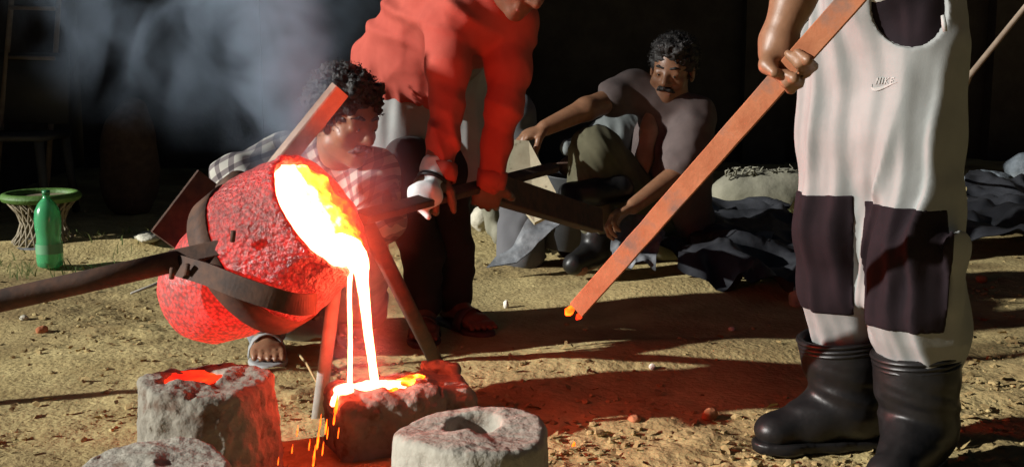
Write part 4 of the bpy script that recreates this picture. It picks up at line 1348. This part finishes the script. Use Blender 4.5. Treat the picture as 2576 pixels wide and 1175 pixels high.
# lettering and swoosh-shaped mark printed on the thigh, laid on the cloth by rays
from mathutils.bvhtree import BVHTree
bv = BVHTree.FromPolygons([Vector(q) for q in pants_v[0]], [tuple(int(i) for i in q) for q in pants_v[1]])
M_LOGO = mat("raised_pale_print", (0.37, 0.375, 0.36), 0.8)
def drape(polys, name):
    vs, fs = [], []
    for pl in polys:
        ids = []
        for (px, py) in pl:
            d = ray(px, py).normalized()
            h = bv.ray_cast(Vector((0, 0, CAM_Z)), d)
            if h[0] is None:
                continue
            ids.append(len(vs))
            vs.append(h[0] - d * 0.002)
        k = len(ids)
        for i in ids:
            vs.append(vs[i] + (vs[i] - Vector((0, 0, CAM_Z))).normalized() * 0.0025)
        if k >= 3:
            fs.append(tuple(ids))
            fs += [(ids[i], ids[(i + 1) % k], ids[(i + 1) % k] + k, ids[i] + k) for i in range(k)]
    if fs:
        obj(name, (vs, fs), M_LOGO, pant, smooth=False)
def letter(x, y, strokes, w_=2.6, sl=4.0):
    out = []
    for (x0, y0, x1, y1) in strokes:
        for k in range(2):
            a0, a1 = k / 2, (k + 1) / 2
            ax0, ay0, ax1, ay1 = x0 + (x1 - x0) * a0, y0 + (y1 - y0) * a0, x0 + (x1 - x0) * a1, y0 + (y1 - y0) * a1
            sk = lambda yy: sl * (1 - yy / 16.0)
            horizontal = abs(y1 - y0) < 2
            dx, dy = (0, w_ / 2) if horizontal else (w_ / 2, 0)
            out.append([(x + ax0 - dx + sk(ay0), y + ay0 - dy), (x + ax1 - dx + sk(ay1), y + ay1 - dy), (x + ax1 + dx + sk(ay1), y + ay1 + dy), (x + ax0 + dx + sk(ay0), y + ay0 + dy)])
    return out
LX, LY = 2203, 196
drape(letter(LX, LY, [(0, 0, 0, 16), (0, 0, 8, 16), (8, 0, 8, 16)]), "print_letter")
drape(letter(LX + 15, LY, [(0, 0, 0, 16)]), "print_letter")
drape(letter(LX + 22, LY, [(0, 0, 0, 16), (8, 0, 0, 8), (0, 8, 8, 16)]), "print_letter")
drape(letter(LX + 36, LY, [(0, 0, 0, 16), (0, 1, 7, 1), (0, 8, 6, 8), (0, 15, 7, 15)]), "print_letter")
sw_t = [(2194, 212), (2193, 220), (2197, 222), (2206, 221), (2222, 217), (2240, 212), (2256, 207)]
sw_b = [(2191, 222), (2194, 229), (2202, 230), (2211, 228), (2226, 222), (2242, 214), (2256, 207.5)]
drape([[sw_t[i], sw_t[i + 1], sw_b[i + 1], sw_b[i]] for i in range(len(sw_t) - 1)], "print_mark")
obj("drawcord", tube([P(2372, 40, 2.34), P(2375, 62, 2.335), P(2378, 80, 2.335)], [0.004, 0.005, 0.004], 8), M_LOGO, pant)
# boots
M_RUB = mat("black_rubber", (0.006, 0.006, 0.0065), 0.42, (0.012, 0.011, 0.011), 12, bump=0.3, bscale=30, bdist=0.006, spec=0.35, col3=(0.028, 0.022, 0.015), s3=9.0, l3=0.64, h3=0.84)
def boot(top, ank, d, rt, ra, label=None):
    d = Vector(d).normalized()
    B = Field(0.005)
    wv = Vector((d.y, -d.x, 0))
    a = V(ank.x, ank.y, 0.10)
    B.limb([top, top.lerp(a, 0.35), top.lerp(a, 0.75), a], [rt, rt * 0.93, ra, ra * 0.98], 0.03)
    B.cone(a, V(a.x, a.y, 0.065) - d * 0.035, ra * 0.9, 0.052, 0.04)
    B.limb([a + d * 0.012, V(a.x, a.y, 0.068) + d * 0.09, V(a.x, a.y, 0.052) + d * 0.165], [0.058, 0.047, 0.038], 0.04)
    B.ell(V(a.x, a.y, 0.050) + d * 0.175, (0.046, 0.046, 0.034), None, 0.03)
    B.box(V(a.x, a.y, -0.03), (0.4, 0.4, 0.045), None, 0.001, 0.004, 'sub')
    cutN = (top - a).normalized()
    B.box(top + cutN * 0.10, (0.2, 0.2, 0.10), Matrix(axes_m(cutN)).transposed(), 0.001, 0.003, 'sub')
    B.cone(top - cutN * 0.05, top + cutN * 0.02, rt - 0.012, rt - 0.010, 0.004, mode='sub')
    B.noise(0.003, (14, 14, 10), 7).noise(0, 1, fn=lambda p: 0.005 * np.exp(-((p[..., 2] - 0.155) / 0.06) ** 2) * fbm(np.stack([p[..., 0] * 6, p[..., 1] * 6, p[..., 2] * 42 + p[..., 0] * 10], -1), 17, 2))
    o = obj("boot", B.mesh(), M_RUB, pm)
    for t_, rr_ in ((0.04, rt + 0.001), (0.11, rt * 0.985), (0.17, rt * 0.97)):
        c_ = top.lerp(a, t_)
        pr = [(0.006 * math.sin(q), rr_ + 0.005 * math.cos(q)) for q in [i * math.pi / 4 for i in range(9)]]
        obj("rib", lathe(pr, c_, cutN, 40), M_RUB, o)
    So = Field(0.006)
    So.limb([V(a.x, a.y, 0.022) - d * 0.05, V(a.x, a.y, 0.022) + d * 0.04, V(a.x, a.y, 0.022) + d * 0.15, V(a.x, a.y, 0.022) + d * 0.182], [0.047, 0.045, 0.051, 0.043], 0.02)
    So.box(V(a.x, a.y, 0.10), (0.5, 0.5, 0.070), None, 0.001, 0.003, 'sub')
    So.box(V(a.x, a.y, -0.10), (0.5, 0.5, 0.102), None, 0.001, 0.003, 'sub')
    obj("sole", So.mesh(), M_RUB, o)
def axes_m(n):
    x, y, z = frame(n)
    return (x, y, z)
boot(P(2118, 838, 2.60), footR, (-0.95, -0.16, 0), 0.096, 0.070)
boot(P(2304, 880, 2.43), footL, (-0.58, -0.80, 0), 0.088, 0.072)

# ------------------------------------------------------------------ bending man in the red shirt
pr_ = thing("person", (P(1090, 800, 3.8).x, 3.8, 0), "person in a red shirt bending down to hold the iron handle", "person")
rh = P(1065, 180, 3.88)
rchest = P(1195, 5, 3.56)
rneck = P(1268, -40, 3.44)
rsR, rsL = P(1128, 62, 3.42), P(1283, 62, 3.50)
reR, reL = P(1124, 265, 3.32), P(1268, 270, 3.42)
rwR, rwL = P(1092, 428, 3.24), P(1233, 450, 3.42)
rkR, rkL = P(1030, 490, 3.72), P(1122, 490, 3.82)
raR, raL = P(1068, 762, 3.70), P(1145, 770, 3.80)
F = Field(0.006)
hd = Head(P(1325, -70, 3.40), (0.45, -0.62, -0.62), (0.55, -0.1, 0.75), 1.0)
hd.build(F)
F.cone(rneck, hd.L(0, -0.02, -0.06), 0.060, 0.052, 0.03)
F.limb([rh, rh.lerp(rchest, 0.5), rchest], [0.135, 0.13, 0.145], 0.05)
F.cone(rsR, rsL, 0.06, None, 0.05).cone(rchest, rneck, 0.11, 0.06, 0.05)
F.limb([rsR, reR, rwR], [0.048, 0.038, 0.028], 0.02).limb([rsL, reL, rwL], [0.048, 0.038, 0.028], 0.02)
bdir = (hr[3] - hr[0]).normalized()
hand(F, rwL, P(1226, 490, 3.44) - rwL, (0, 1, 0.1), 1, 1.1)
hand(F, rwR, P(1068, 500, 3.17) - rwR, (0.1, 1, 0.0), 1, 1.1)
F.limb([rh + V(-0.09, -0.02, -0.05), rkR, raR], [0.085, 0.056, 0.040], 0.03).limb([rh + V(0.09, 0, -0.05), rkL, raL], [0.085, 0.056, 0.040], 0.03)
raR.z, raL.z = 0.085, 0.085
foot(F, raR, (0.05, -1, 0))
foot(F, raL, (0.55, -0.8, 0))
obj("body", F.mesh(), M_SKIN, pr_)
hd.extras(pr_, False, seed=9)
M_RED = mat("red_cotton_shirt", (0.34, 0.060, 0.043), 0.85, (0.40, 0.078, 0.055), 7, bump=0.2, bscale=240, bdist=0.002, spec=0.2, wr=1.0, wscale=10.0, wdist=0.014)
SH = Field(0.006)
SH.limb([P(1010, 175, 3.88), P(1085, 95, 3.76), P(1175, 15, 3.58)], [0.165, 0.162, 0.165], 0.05)
SH.ell(P(1185, 0, 3.56), (0.17, 0.15, 0.15), None, 0.06)
SH.cone(rsR + V(0.03, 0, 0), rsL, 0.085, 0.085, 0.06)
SH.cone(P(1060, 180, 3.72), P(1085, 248, 3.68), 0.10, 0.035, 0.05)
SH.cone(rchest, rneck, 0.12, 0.068, 0.05)
SH.limb([rsR, P(1128, 165, 3.36), reR, P(1112, 350, 3.28), P(1106, 440, 3.25)], [0.074, 0.064, 0.046, 0.042, 0.040], 0.03)
SH.limb([rsL, P(1280, 165, 3.46), reL, P(1252, 360, 3.42), P(1236, 456, 3.42)], [0.074, 0.066, 0.052, 0.042, 0.036], 0.03)
def sfold(p):
    x, y, z = p[..., 0], p[..., 1], p[..., 2]
    w1 = vnoise(np.stack([x * 5, y * 4, z * 5], -1), 61)
    body_ = (0.5 + 0.5 * np.cos(2 * ((0.5 * x + 0.87 * z) * 34 + 3.0 * w1))) ** 2
    mk = np.clip(0.4 + 1.0 * vnoise(np.stack([x * 6, y * 5, z * 6], -1), 62), 0, 1)
    arm_ = (0.5 + 0.5 * np.cos(2 * (x * 58 + 2.5 * vnoise(np.stack([x * 3, y * 3, z * 7], -1), 63) + 4 * z))) ** 2
    elb = (0.5 + 0.5 * np.cos(2 * (z * 70 + x * 30 + 2.0 * w1))) ** 2 * np.exp(-((z - 0.70) / 0.07) ** 2)
    t_ = np.clip((0.90 - z) / 0.08, 0, 1)
    return (1 - t_) * (-0.020) * (mk * body_ - 0.2) + t_ * (-0.010 * (mk * arm_ - 0.2) - 0.003 * elb) + 0.004 * fbm(p * np.array([14, 14, 14]), 64, 2)
SH.noise(0, 1, fn=sfold)
SH.ell(rneck + V(0.02, -0.03, 0.02), (0.058, 0.058, 0.07), None, 0.01, 'sub')
sho = obj("shirt", SH.mesh(), M_RED, pr_)
for c_, d_, r_ in ((P(1107, 434, 3.25), P(1112, 350, 3.28) - P(1106, 440, 3.25), 0.041), (P(1237, 450, 3.42), P(1252, 360, 3.42) - P(1236, 456, 3.42), 0.038)):
    obj("cuff", lathe([(-0.026, r_ - 0.006), (-0.026, r_ + 0.004), (0.0, r_ + 0.006), (0.024, r_ + 0.005), (0.026, r_ - 0.004)], c_, d_, 26, jit=bumpy(0.003, 40, 5)), M_RED, sho)
LU = Field(0.007)
LU.limb([rh + V(-0.07, 0, 0.02), P(1000, 330, 3.82), P(1003, 455, 3.78)], [0.135, 0.098, 0.082], 0.05)
LU.limb([rh + V(0.09, 0, 0.02), P(1150, 320, 3.88), P(1168, 465, 3.86)], [0.135, 0.098, 0.085], 0.05)
LU.noise(0, 1, fn=lambda p: -0.012 * (1 - np.abs(fbm(np.stack([p[..., 0] * 17, p[..., 1] * 12, p[..., 2] * 2.5], -1), 71, 2)) - 0.7))
LU.box(V(rh.x, rh.y, 0.36), (0.6, 0.6, 0.075), None, 0.001, 0.008, 'sub')
obj("wrapped_cloth", LU.mesh(), mat("pale_grey_cotton", (0.24, 0.25, 0.245), 0.9, (0.30, 0.31, 0.30), 8, bump=0.15, bscale=200, bdist=0.002), pr_)
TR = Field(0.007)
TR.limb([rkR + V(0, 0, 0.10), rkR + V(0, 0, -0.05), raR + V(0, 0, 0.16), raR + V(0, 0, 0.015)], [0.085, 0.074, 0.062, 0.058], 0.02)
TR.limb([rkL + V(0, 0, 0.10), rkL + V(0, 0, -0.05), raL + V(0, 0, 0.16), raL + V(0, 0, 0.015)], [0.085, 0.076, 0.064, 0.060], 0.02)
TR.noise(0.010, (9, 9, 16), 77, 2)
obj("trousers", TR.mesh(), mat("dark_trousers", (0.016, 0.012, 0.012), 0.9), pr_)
M_SANDAL = mat("worn_sandal", (0.24, 0.25, 0.25), 0.7, (0.32, 0.33, 0.33), 20)
M_SANDALD = mat("dark_sandal", (0.06, 0.04, 0.035), 0.7)
def sandal(parent, ank, d, m, sc=1.0):
    d = Vector((d[0], d[1], 0)).normalized()
    wv = Vector((d.y, -d.x, 0))
    So = Field(0.005)
    b_ = V(ank.x, ank.y, 0.008)
    So.limb([b_ - d * 0.06 * sc, b_ + d * 0.04 * sc, b_ + d * 0.13 * sc, b_ + d * 0.165 * sc], [0.037 * sc, 0.036 * sc, 0.048 * sc, 0.040 * sc], 0.02)
    So.box(b_ + V(0, 0, 0.06), (0.4, 0.4, 0.054), None, 0.001, 0.003, 'sub').box(b_ + V(0, 0, -0.065), (0.4, 0.4, 0.05), None, 0.001, 0.003, 'sub')
    o = obj("sandal", So.mesh(), m, parent)
    pts = []
    for i in range(9):
        a = math.pi * i / 8
        pts.append(b_ + d * 0.085 * sc + wv * (0.052 * sc * math.cos(a)) + V(0, 0, 0.002 + 0.066 * sc * math.sin(a)))
    vs, fs = [], []
    for q in pts:
        vs += [q - d * 0.022, q + d * 0.022]
    for i in range(8):
        fs.append((2 * i, 2 * i + 1, 2 * i + 3, 2 * i + 2))
    st_ = obj("sandal_strap", (vs, fs), m, o)
    sm = st_.modifiers.new("thick", 'SOLIDIFY')
    sm.thickness = 0.004
sandal(pr_, raR, (0.05, -1, 0), M_SANDALD)
sandal(pr_, raL, (0.55, -0.8, 0), M_SANDALD)
# white glove/cuff round the near hand
GL = Field(0.0055)
g0, g1 = P(1092, 420, 3.245), P(1068, 500, 3.175)
GL.limb([P(1098, 418, 3.25), P(1088, 452, 3.225)], [0.040, 0.034], 0.02)
GL.ell(P(1066, 490, 3.165), (0.048, 0.045, 0.042), None, 0.03)
GL.limb([P(1060, 525, 3.17), P(1078, 545, 3.15)], [0.016, 0.010], 0.01)
GL.noise(0.006, 24, 9, 2)
gl = obj("work_glove", GL.mesh(), mat("white_cotton_glove", (0.52, 0.55, 0.56), 0.9, (0.62, 0.64, 0.64), 20), pr_)
obj("wrist_band", lathe([(-0.006, 0.040), (-0.006, 0.043), (0.006, 0.043), (0.006, 0.040)], P(1086, 456, 3.22), P(1098, 418, 3.25) - P(1080, 470, 3.21), 24), M_RUB, gl)

# ------------------------------------------------------------------ crouching man behind the crucible
pc = thing("person", (P(760, 880, 3.5).x, 3.5, 0), "person in a checked shirt crouching behind the crucible", "person")
ckR, ckL = P(655, 640, 3.22), P(905, 650, 3.30)
caR, caL = P(668, 850, 3.46), P(893, 815, 3.72)
cpel = P(800, 760, 3.72)
cch = P(815, 500, 3.62)
cnk = P(842, 405, 3.56)
csR, csL = P(722, 408, 3.60), P(930, 440, 3.60)
F = Field(0.006)
hd = Head(P(868, 296, 3.50), (0.74, -0.62, -0.26), (0.16, -0.06, 0.98), 1.08)
hd.build(F)
F.cone(cnk + V(0, 0, -0.04), hd.L(0, -0.02, -0.06), 0.060, 0.054, 0.03)
F.limb([cpel, cpel.lerp(cch, 0.5), cch], [0.14, 0.13, 0.14], 0.05).cone(csR, csL, 0.06, None, 0.05)
ceR, cwR = P(590, 455, 3.42), P(700, 560, 3.15)
ceL, cwL = P(955, 560, 3.30), P(890, 600, 3.10)
F.limb([csR, ceR, cwR], [0.048, 0.040, 0.029], 0.02).limb([csL, ceL, cwL], [0.048, 0.040, 0.029], 0.02)
hand(F, cwR, (0.6, -0.5, -0.1), (0.2, 0.3, -1), 1, 0.6)
hand(F, cwL, (-0.5, -0.5, -0.2), (0.2, 0.3, -1), -1, 0.6)
F.limb([cpel + V(-0.10, 0, 0), ckR, caR], [0.085, 0.058, 0.042], 0.03).limb([cpel + V(0.10, 0, 0), ckL, caL], [0.085, 0.058, 0.042], 0.03)
caR.z, caL.z = 0.085, 0.085
foot(F, caR, (0.25, -1, 0), sc=1.05)
foot(F, caL, (0.1, -1, 0))
obj("body", F.mesh(), M_SKIN2, pc)
hd.extras(pc, True, hair_amp=0.013, hair_vol=1.10, seed=19)
M_CHECK = mat("checked_cotton", (0.40, 0.39, 0.35), 0.9)
N, L = M_CHECK.node_tree.nodes, M_CHECK.node_tree.links
tcn = N.new("ShaderNodeTexCoord")
sx_ = N.new("ShaderNodeSeparateXYZ")
mpn = N.new("ShaderNodeMapping")
mpn.inputs["Rotation"].default_value = (0.2, R(32), 0.3)
L.new(tcn.outputs["Object"], mpn.inputs[0])
L.new(mpn.outputs[0], sx_.inputs[0])
def stripe(sock, freq):
    a = N.new("ShaderNodeMath"); a.operation = 'MULTIPLY'; a.inputs[1].default_value = freq
    L.new(sock, a.inputs[0])
    b_ = N.new("ShaderNodeMath"); b_.operation = 'FRACT'
    L.new(a.outputs[0], b_.inputs[0])
    c_ = N.new("ShaderNodeMath"); c_.operation = 'GREATER_THAN'; c_.inputs[1].default_value = 0.62
    L.new(b_.outputs[0], c_.inputs[0])
    return c_.outputs[0]
ad = N.new("ShaderNodeMath"); ad.operation = 'ADD'
L.new(stripe(sx_.outputs[0], 24), ad.inputs[0])
L.new(stripe(sx_.outputs[2], 24), ad.inputs[1])
crn = N.new("ShaderNodeValToRGB")
crn.color_ramp.interpolation = 'CONSTANT'
e = crn.color_ramp.elements
e[0].position, e[0].color = 0.0, (0.36, 0.35, 0.31, 1)
e[1].position, e[1].color = 0.25, (0.14, 0.12, 0.12, 1)
e2_ = e.new(0.75)
e2_.color = (0.045, 0.035, 0.04, 1)
hv = N.new("ShaderNodeMath"); hv.operation = 'MULTIPLY'; hv.inputs[1].default_value = 0.5
L.new(ad.outputs[0], hv.inputs[0])
L.new(hv.outputs[0], crn.inputs[0])
L.new(crn.outputs[0], N["Principled BSDF"].inputs["Base Color"])
SH = Field(0.0065)
SH.limb([cpel + V(0, 0, 0.05), cpel.lerp(cch, 0.55), cch], [0.155, 0.155, 0.162], 0.05).cone(csR, csL, 0.085, None, 0.06).cone(cch, cnk, 0.12, 0.07, 0.05)
SH.limb([csR, ceR, ceR.lerp(cwR, 0.35)], [0.082, 0.068, 0.058], 0.03).limb([csL, ceL, ceL.lerp(cwL, 0.35)], [0.082, 0.068, 0.058], 0.03)
SH.noise(0.012, (11, 11, 14), 33, 2)
SH.ell(cnk + V(0.03, -0.03, 0.03), (0.06, 0.06, 0.06), None, 0.01, 'sub')
obj("shirt", SH.mesh(), M_CHECK, pc)
JE = Field(0.0065)
JE.ell(cpel, (0.17, 0.15, 0.14), None, 0.05)
JE.limb([cpel + V(-0.10, 0, 0), ckR, P(655, 760, 3.38), P(668, 832, 3.46)], [0.115, 0.085, 0.072, 0.062], 0.03)
JE.limb([cpel + V(0.10, 0, 0), ckL, P(893, 760, 3.62)], [0.115, 0.085, 0.066], 0.03)
JE.noise(0.012, (10, 10, 18), 37, 2)
obj("jeans", JE.mesh(), mat("grey_blue_denim", (0.20, 0.22, 0.25), 0.9, (0.28, 0.30, 0.33), 12, bump=0.2, bscale=150, bdist=0.002), pc)
sandal(pc, caR, (0.25, -1, 0), M_SANDAL, 1.08)
sandal(pc, caL, (0.1, -1, 0), M_SANDAL)

# ------------------------------------------------------------------ seated man in the background
ps = thing("person", (P(1680, 560, 5.0).x, 5.0, 0), "person with a moustache sitting on the ground, one arm stretched out", "person")
ssR, ssL = P(1592, 232, 4.90), P(1745, 292, 4.86)
seR, swR = P(1475, 275, 4.74), P(1372, 322, 4.66)
seL, swL = P(1712, 430, 4.72), P(1592, 520, 4.58)
spel = P(1700, 590, 5.10)
sch = P(1680, 360, 4.98)
snk = P(1690, 255, 4.92)
skR, saR = P(1500, 385, 4.72), P(1500, 560, 4.68)
skL, saL = P(1575, 335, 5.10), P(1430, 420, 5.0)
F = Field(0.006)
hd = Head(P(1692, 172, 4.86), (-0.38, -0.88, -0.22), (0.10, -0.10, 1.0), 1.05)
hd.build(F)
F.cone(snk + V(0, 0, -0.05), hd.L(0, -0.02, -0.06), 0.062, 0.056, 0.03)
F.limb([spel, spel.lerp(sch, 0.5), sch], [0.145, 0.135, 0.145], 0.05).cone(ssR, ssL, 0.06, None, 0.05)
F.limb([ssR, seR, swR], [0.052, 0.046, 0.032], 0.02).limb([ssL, seL, swL], [0.052, 0.044, 0.031], 0.02)
hand(F, swR, (-0.9, -0.2, -0.35), (-0.2, 0.1, -1), 1, 0.7, 1.05)
hand(F, swL, (-0.8, -0.3, -0.35), (0.1, -0.3, -1), -1, 0.8, 1.05)
F.limb([spel + V(-0.08, -0.05, 0.02), skR, saR], [0.09, 0.060, 0.042], 0.03).limb([spel + V(-0.06, 0.05, 0.04), skL, saL], [0.09, 0.060, 0.042], 0.03)
foot(F, V(saR.x, saR.y, 0.085), (-0.6, -0.7, 0), False)
obj("body", F.mesh(), M_SKIN2, ps)
hd.extras(ps, True, hair_amp=0.009, hair_vol=1.04, seed=29)
SH = Field(0.0065)
SH.limb([spel + V(0, 0, 0.04), spel.lerp(sch, 0.55), sch], [0.165, 0.160, 0.165], 0.05).cone(ssR, ssL, 0.080, None, 0.06).cone(sch, snk, 0.12, 0.068, 0.05)
SH.cone(ssR, ssR.lerp(seR, 0.42), 0.082, 0.072, 0.03).limb([ssL, ssL.lerp(seL, 0.85)], [0.092, 0.088], 0.03)
SH.noise(0.011, (11, 11, 13), 43, 2)
SH.ell(snk + V(-0.03, -0.04, 0.03), (0.065, 0.06, 0.06), None, 0.01, 'sub')
obj("shirt", SH.mesh(), mat("brown_mauve_tshirt", (0.088, 0.066, 0.063), 0.9, (0.12, 0.09, 0.085), 8), ps)
SC = Field(0.006)
SC.limb([P(1640, 268, 4.86), P(1634, 330, 4.82), P(1622, 400, 4.82), P(1618, 440, 4.83)], [0.024, 0.030, 0.028, 0.018], 0.03, flat=(0, 1, 0), ff=1.5)
SC.noise(0.008, (22, 22, 8), 51, 2)
obj("scarf", SC.mesh(), mat("faded_orange_scarf", (0.27, 0.155, 0.10), 0.9, (0.34, 0.20, 0.14), 14), ps)
TR = Field(0.0065)
TR.ell(spel, (0.18, 0.16, 0.12), None, 0.05)
TR.limb([spel + V(-0.08, -0.05, 0.02), skR, P(1488, 470, 4.70), saR], [0.13, 0.105, 0.095, 0.07], 0.03)
TR.noise(0, 1, fn=lambda p: -0.010 * (1 - np.abs(fbm(np.stack([p[..., 0] * 22 + p[..., 2] * 12, p[..., 1] * 8, p[..., 2] * 5], -1), 81, 2)) - 0.7))
obj("trousers", TR.mesh(), mat("olive_trousers", (0.075, 0.07, 0.038), 0.9, (0.11, 0.10, 0.058), 10), ps)
LU = Field(0.0065)
LU.limb([spel + V(-0.06, 0.05, 0.04), P(1600, 330, 5.05), P(1545, 340, 5.0), P(1430, 372, 4.92)], [0.13, 0.095, 0.085, 0.035], 0.04)
LU.noise(0, 1, fn=lambda p: -0.012 * (1 - np.abs(fbm(np.stack([p[..., 0] * 16, p[..., 1] * 8, p[..., 2] * 6 + p[..., 0] * 4], -1), 83, 2)) - 0.7))
obj("wrapped_cloth", LU.mesh(), mat("pale_blue_grey_cloth", (0.15, 0.17, 0.17), 0.9, (0.21, 0.23, 0.23), 12), ps)
BO = Field(0.006)
BO.limb([P(1432, 488, 4.60), P(1500, 482, 4.62), P(1560, 476, 4.66)], [0.045, 0.05, 0.055], 0.03).cone(P(1436, 490, 4.60), P(1440, 512, 4.56), 0.036, 0.030, 0.02)
BO.limb([V(saR.x, saR.y, 0.16), V(saR.x, saR.y, 0.09), V(saR.x - 0.09, saR.y - 0.10, 0.06)], [0.06, 0.055, 0.045], 0.03)
BO.noise(0.003, 20, 3)
obj("boot", BO.mesh(), M_RUB, ps)
